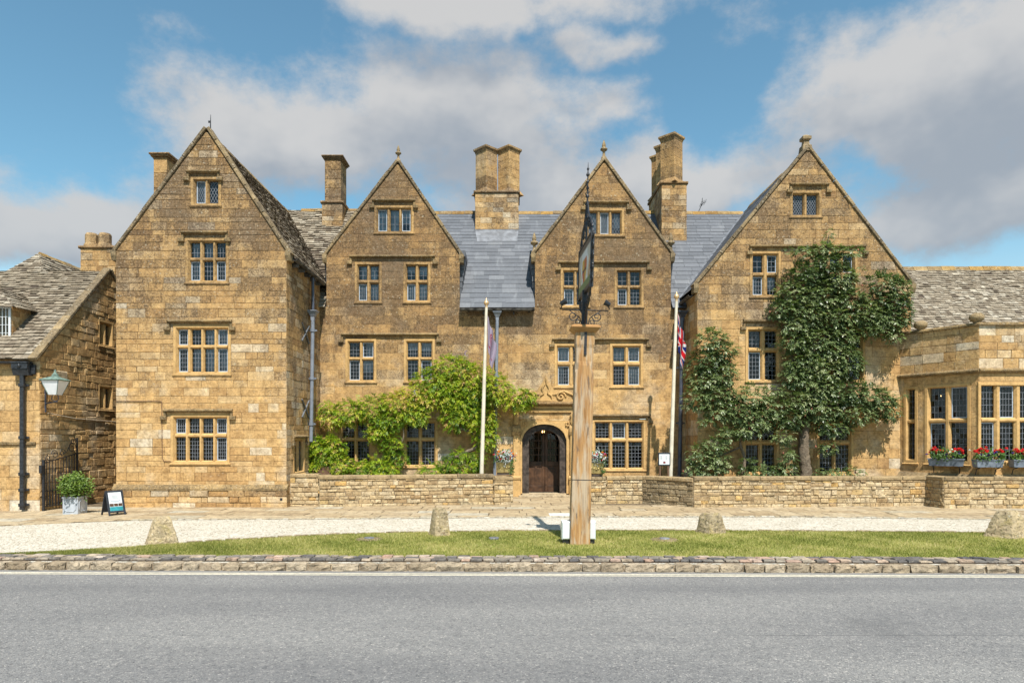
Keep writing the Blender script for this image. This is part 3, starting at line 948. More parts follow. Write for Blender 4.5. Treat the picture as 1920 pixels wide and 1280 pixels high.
def spray_cloud(name, blobs, n, length, leaflet, matk, parent, ymax=None, tone0=.5, tsd=.2, pairs=6, sag=.30, width=.2, shell=.35, out_=1.0):
    """pinnate leaves: drooping stalks set with paired leaflets, spread over the outer shell of each blob"""
    tot = sum(b_[2] for b_ in blobs)
    ks = [max(4, int(n * b_[2] / tot)) for b_ in blobs]
    C = np.concatenate([np.repeat(np.array(b_[0])[None], k, 0) for b_, k in zip(blobs, ks)])
    RA = np.concatenate([np.repeat(np.array(b_[1])[None], k, 0) for b_, k in zip(blobs, ks)])
    GT = np.concatenate([np.full(k, rng.normal(0, tsd * .5)) for k in ks])
    K = len(C)
    def unit(v): return v / (np.linalg.norm(v, axis=1)[:, None] + 1e-9)
    d = unit(rng.normal(size=(K, 3)))
    d[:, 1] = np.where(d[:, 1] > .2, -d[:, 1], d[:, 1])
    p = C + d * rng.uniform(shell, 1.0, (K, 1)) ** .5 * RA
    if ymax is not None: p[:, 1] = np.minimum(p[:, 1], ymax)
    L = length * rng.uniform(.6, 1.3, (K, 1))
    v = unit(d * np.array([1.0, .9, .7]) * out_ + rng.normal(size=(K, 3)) * .45 + np.array([0, -.2, .25]))
    side = unit(np.cross(v, np.array([0, 0, 1.0])))
    tn = np.clip(rng.normal(tone0, .13, K) + GT + rng.normal(0, tsd * .6, K), 0, 1)
    V, R, q = [], [], p.copy()
    for i in range(pairs):
        v = unit(v + np.array([0, 0, -sag]))
        q = q + v * L / pairs
        upn = np.cross(side, v); upn *= np.sign(upn[:, 2:3]) + (upn[:, 2:3] == 0)
        for s in ((-1, 1) if i < pairs - 1 else (0,)):
            ax = unit(v * (.55 if s else 1.0) + side * s * .85 + np.array([0, 0, -.22]) + rng.normal(size=(K, 3)) * .2)
            wv = unit(np.cross(ax, upn) + rng.normal(size=(K, 3)) * .15)
            l = leaflet * rng.uniform(.7, 1.25, (K, 1)) * (1 - .35 * abs(i / pairs - .45))
            m_ = q + ax * l * .45
            V.append(np.stack([q, m_ + wv * l * width, q + ax * l, m_ - wv * l * width], 1))
            R.append(np.clip(tn + rng.normal(0, .07, K), 0, 1))
    V = np.concatenate(V).reshape(-1, 3); R = np.concatenate(R); k = len(R)
    if ymax is not None: V[:, 1] = np.minimum(V[:, 1], ymax + .04)
    me = bpy.data.meshes.new(name)
    me.vertices.add(len(V)); me.vertices.foreach_set('co', V.ravel())
    me.loops.add(4 * k); me.loops.foreach_set('vertex_index', np.arange(4 * k, dtype=np.int32))
    me.polygons.add(k); me.polygons.foreach_set('loop_start', np.arange(0, 4 * k, 4, dtype=np.int32))
    me.update(calc_edges=True)
    a = me.attributes.new('rnd', 'FLOAT', 'FACE'); a.data.foreach_set('value', R.astype(np.float32))
    me.materials.append(M[matk])
    o = bpy.data.objects.new(name, me); COL.objects.link(o)
    return finish(o, parent)

# ================================================================== GROUND
def sheet(name, pts, z, m_, kind='structure', parent=None):
    mb = MB().add([(x, y, z) for x, y in pts], [tuple(range(len(pts)))])
    return mesh_obj(name, mb, m_, parent, kind)
def kerbY(x): return 11.03 - .0175 * x            # outer kerb face
def interp(tab, x):
    if x <= tab[0][0]: return tab[0][1]
    for (a, b), (c, d) in zip(tab, tab[1:]):
        if x <= c: return b + (d - b) * (x - a) / (c - a)
    return tab[-1][1]
def gy(py): return H * F / (py - 819)             # pavement-level depth for a photo row
def gx(px, py): return X(px, gy(py))
RZ = -.125
mesh_obj('ground', MB().add([(-900, -900, -.45), (900, -900, -.45), (900, 1500, -.45), (-900, 1500, -.45)], [(0, 1, 2, 3)]), M['earth'], kind='structure')
road = sheet('road', [(-60, -4), (60, -4), (60, kerbY(60) + .05), (-60, kerbY(-60) + .05)], RZ, M['asphalt'])
for k, (d0, d1) in enumerate(((.17, .225), (.275, .33))):
    mb = MB()
    n = 60
    for i in range(n):
        a, b = -40 + 80 * i / n, -40 + 80 * (i + 1) / n
        mb.add([(a, kerbY(a) - d1, RZ + .004), (b, kerbY(b) - d1, RZ + .004), (b, kerbY(b) - d0, RZ + .004), (a, kerbY(a) - d0, RZ + .004)], [(0, 1, 2, 3)])
    mesh_obj('road_marking', mb, M['white_line'], road)
# terrace everything else stands on
sheet('gravel_drive', [(-60, kerbY(-60) + .1), (60, kerbY(60) + .1), (60, 24), (-60, 24)], -.012, M['gravel'])

# kerb stones
kerb = mesh_obj('kerb', MB().box(Frame((0, 11.03, 0), (1, -.0175, 0), (-.0175, -1, 0)), -60, 60, -.3, -.02, -.22, -.05), M['kerb'], kind='structure')
def rough_block(x0, x1, y0, y1, z0, z1, jit, r):
    nx, ny, nz = 4, 2, 3
    mb = MB()
    def pt(i, j, k):
        x, y, z = x0 + (x1 - x0) * i / nx, y0 + (y1 - y0) * j / ny, z0 + (z1 - z0) * k / nz
        edge = (i in (0, nx)) + (j in (0, ny)) + (k in (0, nz))
        sh = .012 if edge >= 2 else 0
        x += sh * (1 if i == 0 else -1 if i == nx else 0)
        y += sh * (1 if j == 0 else -1 if j == ny else 0)
        z += sh * (1 if k == 0 else -1 if k == nz else 0)
        h = random.Random(hash((round(x0, 3), i, j, k)))
        return Vector((x + h.uniform(-jit, jit), y + h.uniform(-jit, jit) * 1.4, z + h.uniform(-jit, jit) * .7))
    idx, vs, fs = {}, [], []
    def vid(i, j, k):
        if (i, j, k) not in idx:
            idx[(i, j, k)] = len(vs); vs.append(pt(i, j, k))
        return idx[(i, j, k)]
    for i in range(nx):
        for k in range(nz):
            fs.append((vid(i, 0, k), vid(i + 1, 0, k), vid(i + 1, 0, k + 1), vid(i, 0, k + 1)))
        for j in range(ny):
            fs.append((vid(i, j, nz), vid(i + 1, j, nz), vid(i + 1, j + 1, nz), vid(i, j + 1, nz)))
    for j in range(ny):
        for k in range(nz):
            fs.append((vid(0, j, k), vid(0, j + 1, k), vid(0, j + 1, k + 1), vid(0, j, k + 1)))
            fs.append((vid(nx, j, k), vid(nx, j + 1, k), vid(nx, j + 1, k + 1), vid(nx, j, k + 1)))
    return mb.add(vs, fs, r, random.uniform(.1, .6))
x = -14
while x < 14:
    ln = random.uniform(.28, .5)
    y = kerbY(x + ln / 2)
    mesh_obj('kerb_stone', rough_block(x + .006, x + ln - .006, y + random.uniform(-.012, .012), y + .24, -.16, random.uniform(-.008, .006), .011, random.random()), M['kerb'], kerb)
    x += ln
# two-and-a-half rows of worn setts behind the kerb
strip = mesh_obj('sett_strip', MB().add([(-12, kerbY(-12) + .2, -.012 + .006), (12, kerbY(12) + .2, -.006), (12, kerbY(12) + .72, -.006), (-12, kerbY(-12) + .72, -.006)], [(0, 1, 2, 3)]), M['soil'], kind='structure')
for row in range(3):
    x = -10.2 - random.uniform(0, .2) + (0, .55, 1.35)[row]
    while x < 10.2:
        ln = random.uniform(.15, .27)
        y0 = kerbY(x) + .255 + row * .145
        f = Frame((x, y0, 0), (1, -.0175, 0), (0, 0, 1), (0, 1, 0))
        t = random.uniform(.012, .034)
        sk = random.uniform(-.02, .02)
        mb = MB()
        q = [(0, 0), (ln, 0), (ln + sk, .145), (sk, .145)]
        vs, fs = stone_verts(f, q, t, .010, .011, .005, back=-.03)
        mb.add(vs, fs, random.random(), random.uniform(0, .6))
        mesh_obj('sett', mb, M['sett'], strip)
        x += ln

# lawn between setts and gravel
LB = [(-8.95, 11.87), (-8.2, 12.20), (-7.4, 12.62), (-6.6, 13.05), (-5.6, 13.62), (-4.5, 14.1), (-3.5, 14.45), (-2, 14.75), (0, 14.92), (2, 15.0), (5, 14.95), (8, 14.8), (11, 14.6), (16, 14.3)]
def lawnN(x): return interp(LB, x)
def lawnS(x): return kerbY(x) + .67
xs = list(np.linspace(-8.95, 16, 90))
sheet('lawn', [(x_, lawnS(x_)) for x_ in xs] + [(x_, max(lawnN(x_), lawnS(x_) + .01)) for x_ in reversed(xs)], -.002, M['lawn'])
# blades
nb = 130000
bx = rng.uniform(-8.95, 12.2, nb)
ny_, sy_ = np.interp(bx, [a for a, b in LB], [b for a, b in LB]), 11.03 - .0175 * bx + .66
by = sy_ + (ny_ - sy_) * rng.uniform(0, 1, nb)
patch = np.sin(bx * 2.1 + by * 1.3) * .5 + np.sin(bx * .83 - by * 2.9 + 1.3) * .6 + np.sin(bx * 5.3 + by * 3.7) * .35 + np.sin(bx * 11 - by * 9) * .2
keep = rng.uniform(0, 1, nb) < .92 - .28 * (patch > .75)
bx, by, patch = bx[keep], by[keep], patch[keep]
nb = len(bx)
hh = rng.uniform(.018, .046, nb)
ang = rng.uniform(0, 6.28, nb); wd_ = rng.uniform(.004, .008, nb)
lean = rng.normal(0, .018, (nb, 2))
Vv = np.zeros((nb, 3, 3))
Vv[:, 0] = np.stack([bx - np.cos(ang) * wd_, by - np.sin(ang) * wd_, np.full(nb, -.004)], 1)
Vv[:, 1] = np.stack([bx + np.cos(ang) * wd_, by + np.sin(ang) * wd_, np.full(nb, -.004)], 1)
Vv[:, 2] = np.stack([bx + lean[:, 0], by + lean[:, 1], hh], 1)
me = bpy.data.meshes.new('grass')
me.vertices.add(nb * 3); me.vertices.foreach_set('co', Vv.ravel())
me.loops.add(nb * 3); me.loops.foreach_set('vertex_index', np.arange(nb * 3, dtype=np.int32))
me.polygons.add(nb); me.polygons.foreach_set('loop_start', np.arange(0, nb * 3, 3, dtype=np.int32))
me.update(calc_edges=True)
a = me.attributes.new('rnd', 'FLOAT', 'FACE'); a.data.foreach_set('value', np.clip(rng.normal(.42, .2, nb) + .23 * patch, 0, 1).astype(np.float32))
me.materials.append(M['grass'])
g = bpy.data.objects.new('grass', me); COL.objects.link(g)
finish(g, None, 'stuff', 'short mown green and straw coloured grass of the roadside lawn', 'grass')
# thin edging stones between lawn and gravel
edge = MB()
for i in range(60):
    xa = -6.6 + i * .3
    xb = xa + .3 - .02
    f = Frame((xa, lawnN(xa) + .01, 0), (xb - xa, lawnN(xb) - lawnN(xa), 0), (0, 0, 1), (-(lawnN(xb) - lawnN(xa)), xb - xa, 0))
    edge.box(f, 0, .28, 0, .06, -.06, random.uniform(.008, .03), random.random(), .5, bev=.008)
mesh_obj('lawn_edging', edge, M['kerb'], kind='structure')

# stone-flag pavement
M['joint'] = plain('dark_joint_sand', (.13, .10, .065), .95, 0, .1, .3, 12)
PE = [(-18, 14.2), (-13.0, 15.36), (-12, 15.75), (-11, 16.25), (-9.6, 16.8), (-8, 17.0), (-5, 17.1), (-2, 17.3), (0, 17.45), (3, 17.55), (6, 17.6), (9, 17.4), (13, 16.8), (18, 16.2)]
def paveS(x): return interp(PE, x)
xs = list(np.linspace(-18, 18, 80))
pave = sheet('pavement', [(x_, paveS(x_)) for x_ in xs] + [(18, 23.6), (-18, 23.6)], -.006, M['joint'])
yrow = 14.3
while yrow < 23.3:
    dy = random.uniform(.45, .75)
    x = -15.5 + random.uniform(0, .6)
    while x < 15.5:
        ln = random.uniform(.55, 1.25)
        xm = x + ln / 2
        S = paveS(xm) + (.14 if xm > -9.5 else .0)
        y0, y1 = max(yrow, S), yrow + dy
        inview = abs(xm) < (y0 + dy) * .77
        blocked = (y0 > 20.4 and (xm < -.35 or xm > 2.2)) or (y0 > 19.9 and xm < -6.6) or (y0 > 19.6 and xm > 12.4) or (y1 < S + .2)
        if inview and not blocked:
            f = Frame((x, y0, 0), (1, 0, 0), (0, 0, 1), (0, 1, 0))
            q = [(0, (paveS(x) + (.14 if xm > -9.5 else 0)) - y0 if y0 == S else 0), (ln, (paveS(x + ln) + (.14 if xm > -9.5 else 0)) - y0 if y0 == S else 0), (ln + random.uniform(-.02, .02), y1 - y0), (random.uniform(-.02, .02), y1 - y0)]
            vs, fs = stone_verts(f, q, random.uniform(.002, .010), .006, .013, .004, back=-.02)
            mesh_obj('flagstone', MB().add(vs, fs, random.random() * .95, random.uniform(0, .5)), M['flag'], pave)
        x += ln
    yrow += dy
f = Frame((.98, 17.75, 0), (1, 0, 0), (0, 0, 1), (0, 1, 0))
mesh_obj('pale_cover_slab', MB().box(f, 0, .62, 0, .55, -.01, .0145, .5, bev=.004), plain('pale_concrete', (.55, .56, .53), .8), pave)
# pale sett edging along the gravel
xx = -9.4
while xx < 13:
    ln = random.uniform(.13, .19)
    ya, yb = paveS(xx), paveS(xx + ln)
    f = Frame((xx, ya, 0), (ln, yb - ya, 0), (0, 0, 1), (-(yb - ya), ln, 0))
    vs, fs = stone_verts(f, [(0, 0), (ln, 0), (ln, .125), (0, .125)], random.uniform(.006, .018), .008, .006, .004, back=-.02)
    mesh_obj('edging_sett', MB().add(vs, fs, random.uniform(.85, 1), random.uniform(0, .4)), M['flag'], pave)
    xx += ln

# ================================================================== THE INN
inn = thing('stone_inn', (-.3, 20, 0), 'long honey stone inn with four steep gables, mullioned windows and tall chimneys', 'building')
STONES, SLATES, SSLATES = [], [], []
WALLS = {}
HIDE = [(600, 690, 1000, 890), (1290, 460, 1700, 900)]

def gable_span(uL, uR, ve, ua, va):
    def s(v):
        if v <= ve: return uL, uR
        k = min(1, (v - ve) / (va - ve))
        return uL + (ua - uL) * k, uR + (ua - uR) * k
    return s
def pxl(lst, Y): return [(X(a, Y), X(b, Y)) for a, b in lst]
def pyl(lst, Y): return [(Z(b, Y), Z(a, Y)) for a, b in lst]        # (top, bottom) photo rows -> (v0, v1)

# ---- left wing, front at Y=20
YW = 20.0
fw = front(YW)
wL, wR, wE, wA, wT = -11.60, -6.61, 7.52, -8.94, 11.02
ops = []
def hs(px0, px1, py, Y, **k): return (X(px0, Y), X(px1, Y), Z(py, Y))
core_obj = {}
def add_wall(key, fr, span, v0, v1, ops, courses, lengths, **kw):
    core = MB()
    lay(fr, span, v0, v1, ops, courses, lengths, key, STONES, core, hide=HIDE, **kw)
    WALLS[key] = mesh_obj('wall', core, M['mortar'], inn)

w_ops = []
w_ops.append(window(inn, fw, pxl([(366, 383), (390.5, 407)], YW), pyl([(338, 380)], YW), grids=((3, 4),), diamond=True, curtains=.3, hoodspec=hs(351, 413, 320, YW), head=.1, iron={(0, 0)}))
w_ops.append(window(inn, fw, pxl([(356, 373), (380.5, 397.5), (404.5, 421)], YW), pyl([(454, 482), (489, 525)], YW), grids=((3, 3), (3, 4)), curtains=.5, hoodspec=hs(341, 428, 434, YW), iron={(1, 0), (1, 2)}))
w_ops.append(window(inn, fw, pxl([(333, 350), (358, 375), (382, 400), (407, 425)], YW), pyl([(617, 646), (653, 696.5)], YW), grids=((3, 4), (3, 5)), curtains=.45, hoodspec=hs(315, 436, 600, YW), iron={(0, 0), (1, 0), (0, 3), (1, 3)}))
w_ops.append(window(inn, fw, pxl([(328, 346), (353, 372), (378.5, 397.5), (404.5, 423)], YW), pyl([(784, 812), (820, 863)], YW), grids=((4, 4), (4, 6)), curtains=.0, hoodspec=hs(308, 437, 767, YW), iron={(0, 0), (0, 3), (1, 3)}))
WGH = lambda v: .12 + .42 * min(1, max(0, (v - 1.9) / 2.2)) + .28 * min(1, max(0, (v - 4.5) / 4))
add_wall('wing_front', fw, gable_span(wL, wR, wE, wA, wT), .6, wT - .05, w_ops, (.14, .27), (.3, .8), wth=WGH, rfun=lambda u, v: min(1, max(0, random.gauss(.55, .2))))
# plinth
fpl = front(YW - .09)
add_wall('wing_plinth', fpl, lambda v: (wL - .05, wR + .05), -.05, .5, [], (.11, .2), (.25, .7), wth=lambda v: .62 if v > .28 else .3, proud=(.004, .04), bev=.015, jit=.006)
pl = MB()
uu = wL - .06
while uu < wR:
    e = min(uu + random.uniform(.5, 1.1), wR + .06)
    pl.prism(fpl, [(-.12, .49), (.03, .49), (.03, .545), (-.02, .60), (-.10, .68), (-.14, .68)], uu + .003, e - .003, random.random(), .7)
    uu = e
mesh_obj('plinth', pl, M['hood'], inn)
# wing flank towards the garden
fs_ = Frame((wR, YW, 0), (0, 1, 0), (1, 0, 0))
so_ = window(inn, fs_, [(.75, 1.12), (1.24, 1.62)], [(1.0, 1.92)], grids=((3, 5),), room=1.2, hoodspec=(.5, 1.9, 2.1), deep=.1)
add_wall('wing_flank', fs_, lambda v: (0, 3.5), -.05, 7.35, [so_], (.15, .26), (.3, .75), wth=lambda v: .3 + .05 * v)
# hidden west and rear sides
mesh_obj('wall', MB().add([(wL, YW, 0), (wL, 29, 0), (wL, 29, wE), (wL, YW, wE)], [(0, 1, 2, 3)]), M['mortar'], inn)

# ---- central range, front at Y=23.5
YM = 23.5
fm = front(YM)
mL, mR, mE = wR, 5.98, 6.52
c_ops = []
def cw(lights, rows, **k):
    o_ = window(inn, fm, pxl(lights, YM), pyl(rows, YM), **k)
    c_ops.append(o_); return o_
cw([(708.5, 725), (731.5, 747.5), (753, 769)], [(392, 432.5)], grids=((2, 3),), curtains=.9, hoodspec=hs(698, 779, 374, YM), iron={(0, 0), (0, 2)})
up = [(498, 524), (531.5, 562.5)]
cw([(672, 687), (694, 709)], up, grids=((2, 3), (3, 4)), curtains=.8, iron={(1, 0)})
cw([(763, 778), (785.5, 800.5)], up, grids=((2, 3), (3, 4)), curtains=.8, iron={(1, 0)})
mesh_obj('hood_mould', hood(fm, X(656, YM), X(816, YM), Z(479, YM)), M['hood'], inn)
f1 = [(641.5, 669), (675, 712)]
cw([(654.5, 673.5), (679.5, 699)], f1, grids=((3, 4), (3, 5)), curtains=.75, iron={(0, 1), (1, 0)})
cw([(764, 783), (789.5, 808.5)], f1, grids=((4, 4), (3, 5)), curtains=.75, iron={(1, 1)})
mesh_obj('hood_mould', hood(fm, X(640, YM), X(823, YM), Z(625, YM)), M['hood'], inn)
gr = [(793, 819.5), (827, 871)]
cw([(641.5, 663), (670, 691)], gr, grids=((4, 5), (4, 7)))
cw([(762, 784), (791, 814)], gr, grids=((4, 5), (4, 7)))
cw([(1104, 1119), (1126, 1141.5), (1147.5, 1163.5)], [(397.5, 437.5)], grids=((3, 4),), diamond=True, curtains=.5, hoodspec=hs(1094, 1179, 377.5, YM), iron={(0, 1)})
up2 = [(509, 534), (541, 571)]
cw([(1058, 1075.5), (1082, 1099)], up2, grids=((2, 3), (3, 4)), curtains=.5, iron={(1, 0)})
cw([(1159, 1175.5), (1182.5, 1200)], up2, grids=((2, 3), (3, 4)), curtains=.5, iron={(1, 0)})
mesh_obj('hood_mould', hood(fm, X(1047, YM), X(1217, YM), Z(490, YM)), M['hood'], inn)
f2 = [(650.5, 677), (686, 721)]
cw([(1046.5, 1067), (1075, 1095)], f2, grids=((3, 4), (4, 5)), curtains=.4, iron={(0, 0), (1, 0)})
cw([(1150.5, 1171.5), (1179, 1199)], f2, grids=((3, 4), (4, 5)), curtains=.4, iron={(0, 1), (1, 1)})
mesh_obj('hood_mould', hood(fm, X(1035, YM), X(1216, YM), Z(634, YM)), M['hood'], inn)
cw([(1117, 1142), (1149, 1172.5), (1179.5, 1204)], [(792.5, 821), (829, 876.5)], grids=((4, 5), (4, 7)), hoodspec=hs(1106, 1219, 777, YM), iron={(0, 1)})
# doorway opening
dL, dR, dTop = X(974, YM), X(1066, YM), Z(789, YM)
c_ops.append((dL, dR, -.2, dTop))
WM = lambda v: .2 + .6 * min(1, max(0, (v - 2.4) / 3.6))
add_wall('main_front', fm, lambda v: (mL, mR), -.05, mE, c_ops, (.24, .36), (.45, 1.0), wth=WM, gap=.0035, proud=(.002, .007), bev=.004, rfun=lambda u, v: min(1, max(0, random.gauss(.5, .17))))
GA = (X(612, YM), X(862, YM), Z(476, YM), X(746, YM), Z(306, YM))
GB = (X(1003, YM), X(1258, YM), Z(474, YM), X(1133, YM), Z(303, YM))
for i, G in enumerate((GA, GB)):
    add_wall('gable%d' % i, fm, gable_span(*G), mE, G[4] - .05, c_ops, (.2, .3), (.35, .8), wth=lambda v: .84, gap=.0035, proud=(.002, .010), bev=.005, rfun=lambda u, v: min(1, max(0, random.gauss(.45, .18))))

# ---- right wing, front at Y=22
YR = 22.0
fr_ = front(YR)
rL, rR, rE, rA, rT = 5.98, 12.86, 7.0, X(1515, YR), Z(281, YR)
r_ops = []
def rw(lights, rows, **k):
    r_ops.append(window(inn, fr_, pxl(lights, YR), pyl(rows, YR), **k))
rw([(1488.5, 1507), (1514.5, 1533)], [(364.5, 402)], grids=((4, 5),), diamond=True, curtains=.3, hoodspec=hs(1480, 1553, 344, YR))
ru = [(478, 510), (518, 552)]
rw([(1413, 1430.5), (1440, 1457)], ru, grids=((2, 3), (3, 4)), curtains=.5, iron={(0, 1), (1, 0)})
rw([(1558, 1575), (1583, 1600)], ru, grids=((2, 3), (2, 3)), curtains=.5, iron={(0, 1)})
mesh_obj('hood_mould', hood(fr_, X(1405, YR), X(1622, YR), Z(460, YR)), M['hood'], inn)
rm = [(620, 651), (660, 711)]
rw([(1405, 1427), (1436, 1457)], rm, grids=((3, 4), (3, 6)), curtains=.1, iron={(1, 0)})
rw([(1566, 1587), (1594, 1615)], rm, grids=((3, 4), (3, 6)))
mesh_obj('hood_mould', hood(fr_, X(1393, YR), X(1630, YR), Z(599, YR), hgt=.12), M['hood'], inn)
rg_ = [(797, 824.5), (834, 884)]
rw([(1400, 1423), (1430.5, 1453.5)], rg_, grids=((4, 4), (4, 6)))
rw([(1539, 1562), (1569, 1593)], rg_, grids=((4, 4), (4, 6)))
add_wall('right_front', fr_, gable_span(rL, rR, rE, rA, rT), -.05, rT - .05, r_ops, (.2, .34), (.35, .95), wth=lambda v: .10 + .62 * min(1, max(0, (v - 3.0) / 4.0)), gap=.005, rfun=lambda u, v: min(1, max(0, random.gauss(.55, .2))))
frs = Frame((rL, YM, 0), (0, -1, 0), (-1, 0, 0))
add_wall('right_flank', frs, lambda v: (0, 1.5), -.05, 6.7, [], (.2, .32), (.35, .8), wth=lambda v: .25)
mesh_obj('wall', MB().add([(rR, YR, 0), (rR, 29, 0), (rR, 29, rE), (rR, YR, rE)], [(0, 1, 2, 3)]), M['mortar'], inn)

# ---- copings, finials
gable_coping(inn, YW, wL, wR, wE, wA, wT + .06)
gable_coping(inn, YM, GA[0], GA[1], GA[2], GA[3], GA[4] + .06)
gable_coping(inn, YM, GB[0], GB[1], GB[2], GB[3], GB[4] + .06)
gable_coping(inn, YR, rL, rR, rE, rA, rT + .06)
finial(inn, (GA[3], YM + .1, GA[4] + .12), .62)
finial(inn, (GB[3], YM + .1, GB[4] + .14), .75)
finial(inn, (GB[0] - .02, YM + .1, GB[2] + .02), .82)
finial(inn, (GB[1] + .02, YM + .1, GB[2] + .02), .82)
finial(inn, (rA - .03, YR + .12, rT + .12), .74, 'block')
mesh_obj('roof_spike', MB().tube([(wA + .05, YW + .12, wT + .1), (wA + .06, YW + .12, wT + .52)], [.02, .006], 5).box(Frame((wA + .04, YW + .12, wT + .28), (1, 0, 0), (0, -1, 0)), -.05, .02, 0, .06, -.01, .01), M['iron'], inn)

# ---- roofs
def sslate_w(v): return (.16, .40)
def add_roof(name_key, p0, p1, along, span_abs, gauge, width, th, store, rjit, matc, rfun=None, thick=True, score=1.0):
    fr, L = slope_frame(p0, p1, along)
    core = MB()
    roof(fr, span_abs, L, gauge, width, th, name_key, store, core, rjit, rfun=rfun, score=score)
    WALLS[name_key] = mesh_obj('roof', core, matc, inn)
    return fr, L
SLG = lambda v: .27 - .012 * v
SLW = lambda v: (.48, .56)
SSG = lambda v: .17 - .010 * v
SSW = lambda v: (.13, .32)
EAVE_Y, EAVE_Z, RID_Y, RID_Z = 23.32, 6.50, 27.2, 10.97
K = (RID_Z - EAVE_Z) / (RID_Y - EAVE_Y)
VK = 2.45      # slope length at which the dormer gables' kneelers are passed
add_roof('main_slate', (0, EAVE_Y, EAVE_Z), (0, RID_Y, RID_Z), (1, 0, 0), lambda v: (GA[1] + .01, GB[0] - .01) if v < VK else (-3.9, 3.2), SLG, SLW, .008, SLATES, .25, M['slate'])
add_roof('east_slate', (0, EAVE_Y, EAVE_Z), (0, RID_Y, RID_Z), (1, 0, 0), lambda v: (GB[1] + .01, 9.4) if v < VK else (3.21, 9.4), SLG, SLW, .008, SLATES, .25, M['slate'])
add_roof('main_stone', (0, EAVE_Y, EAVE_Z), (0, RID_Y, RID_Z + .1), (1, 0, 0), lambda v: (-9.0, GA[0] - .01) if v < VK else (-9.0, -3.95), SSG, SSW, .03, SSLATES, 1.2, M['stone_slate'],
         rfun=lambda u, v: random.choice((.02, .08)) if (random.random() < max(0, .5 - abs(v - 2.4) * .2)) else random.uniform(.4, 1))
mesh_obj('roof', MB().add([(-9, RID_Y, RID_Z), (9.4, RID_Y, RID_Z), (9.4, 31, 6.5), (-9, 31, 6.5)], [(0, 1, 2, 3)]), M['slate'], inn)
WZ = 7.38
add_roof('wing_roof', (wR + .14, YW + .2, WZ), (wA, YW + .2, wT), (0, 1, 0), lambda v: (0, 8.6), SSG, SSW, .022, SSLATES, 1.0, M['stone_slate'], rfun=lambda u, v: random.choice((.05, .1, random.random(), random.random())), score=.3)
mesh_obj('roof', MB().add([(wL - .14, YW + .2, WZ), (wA, YW + .2, wT), (wA, 29, wT), (wL - .14, 29, WZ)], [(0, 1, 2, 3)]), M['stone_slate'], inn)
add_roof('right_roof', (rL - .14, YR + .2, 6.86), (rA, YR + .2, rT), (0, 1, 0), lambda v: (0, 7.5), SLG, SLW, .008, SLATES, .25, M['slate'], score=.5)
mesh_obj('roof', MB().add([(rR + .1, YR + .2, rE), (rA, YR + .2, rT), (rA, 29.5, rT), (rR + .1, 29.5, rE)], [(0, 1, 2, 3)]), M['slate'], inn)
for G in (GA, GB):
    mb = MB()
    for u, e in ((G[0], -1), (G[1], 1)):
        mb.add([(u + e * .05, YM + .15, G[2] - .02), (G[3], YM + .15, G[4]), (G[3], 28, G[4]), (u + e * .05, 28, G[2] - .02)], [(0, 1, 2, 3)], .2)
        # slate-hung cheek with its overhanging verge
        x0, x1 = sorted((u - e * .2, u - e * .01))
        mb.poly(Frame((0, 0, 0), (0, 1, 0), (1, 0, 0)), [(YM + .05, mE - .1), (YM + .05, G[2]), (26.2, G[2]), (23.9, mE + .3)], x0, x1, .05)
        for j in range(7):
            z = mE + .5 + j * .22
            x0, x1 = sorted((u - e * .05, u + e * (.05 + .02 * j)))
            mb.box(WORLDF, x0, x1, z, z + .2, -(24.2 + j * .19), -(YM + .28), .05)
    mesh_obj('dormer_roof', mb, M['slate'], inn)
ridge_line(inn, (-3.9, RID_Y, RID_Z + .03), (9.2, RID_Y, RID_Z + .03), .09)
ridge_line(inn, (-8.4, RID_Y, RID_Z + .13), (-3.9, RID_Y, RID_Z + .13), .09)
ridge_line(inn, (wA, YW + .5, wT + .02), (wA, 27.4, wT + .02), .1)
ridge_line(inn, (rA, YR + .5, rT + .02), (rA, 27.4, rT + .02), .1)
# lead valley beside the right wing and lead flashings
mb = MB()
def valley(z): return Vector((rL - .14 + (z - 6.86) / ((rT - 6.86) / (rA - rL + .14)), EAVE_Y + (z - EAVE_Z) / K, z + .035))
a, b = valley(6.8), valley(10.9)
slab_line(mb, a, b, .20, .02, (.75, -.66, 0), .8, .1, 0)
mesh_obj('lead_valley', mb, M['lead'], inn)

# ---- chimneys
def chim(bases, stacks, wt=.5, extra=None):
    mb = MB()
    for b in bases:
        mb.merge(chimney_base(inn, *b, 'x', [], None, wt))
    for s in stacks:
        stack_square(mb, *s)
    if extra: extra(mb)
    return mesh_obj('chimney', mb, M['ashlar'], inn)
def cap_box(mb, x0, x1, y0, y1, z):
    for k, (o_, dz, h) in enumerate(((.02, -.16, .06), (.07, -.10, .06), (.11, -.04, .05))):
        mb.box(WORLDF, x0 - o_, x1 + o_, z + dz, z + dz + h + .001 * k, -y1 - o_, -y0 + o_, .4, .85, bev=.015)
def plain_shaft(mb, x0, x1, y0, y1, z0, z1, wt):
    n = 5
    for i in range(n):
        a, b = z0 + (z1 - z0) * i / n, z0 + (z1 - z0) * (i + 1) / n
        mb.box(WORLDF, x0, x1, a + .003, b - .003, -y1, -y0, random.gauss(.5, .12), wt + random.uniform(-.2, .2), bev=.01)
def c1(mb): plain_shaft(mb, -11.55, -11.12, 22.0, 22.6, 8.6, 11.05, .7); cap_box(mb, -11.55, -11.12, 22.0, 22.6, 11.17)
chim([], [], extra=c1)
def c2(mb): plain_shaft(mb, -7.28, -6.66, 26.55, 27.45, 11.0, 12.8, .72); cap_box(mb, -7.28, -6.66, 26.55, 27.45, 12.97)
chim([(-7.36, -6.58, 26.45, 27.55, 10.2, 11.1)], [], .65, extra=c2)
zc = Z(362, 26.4)
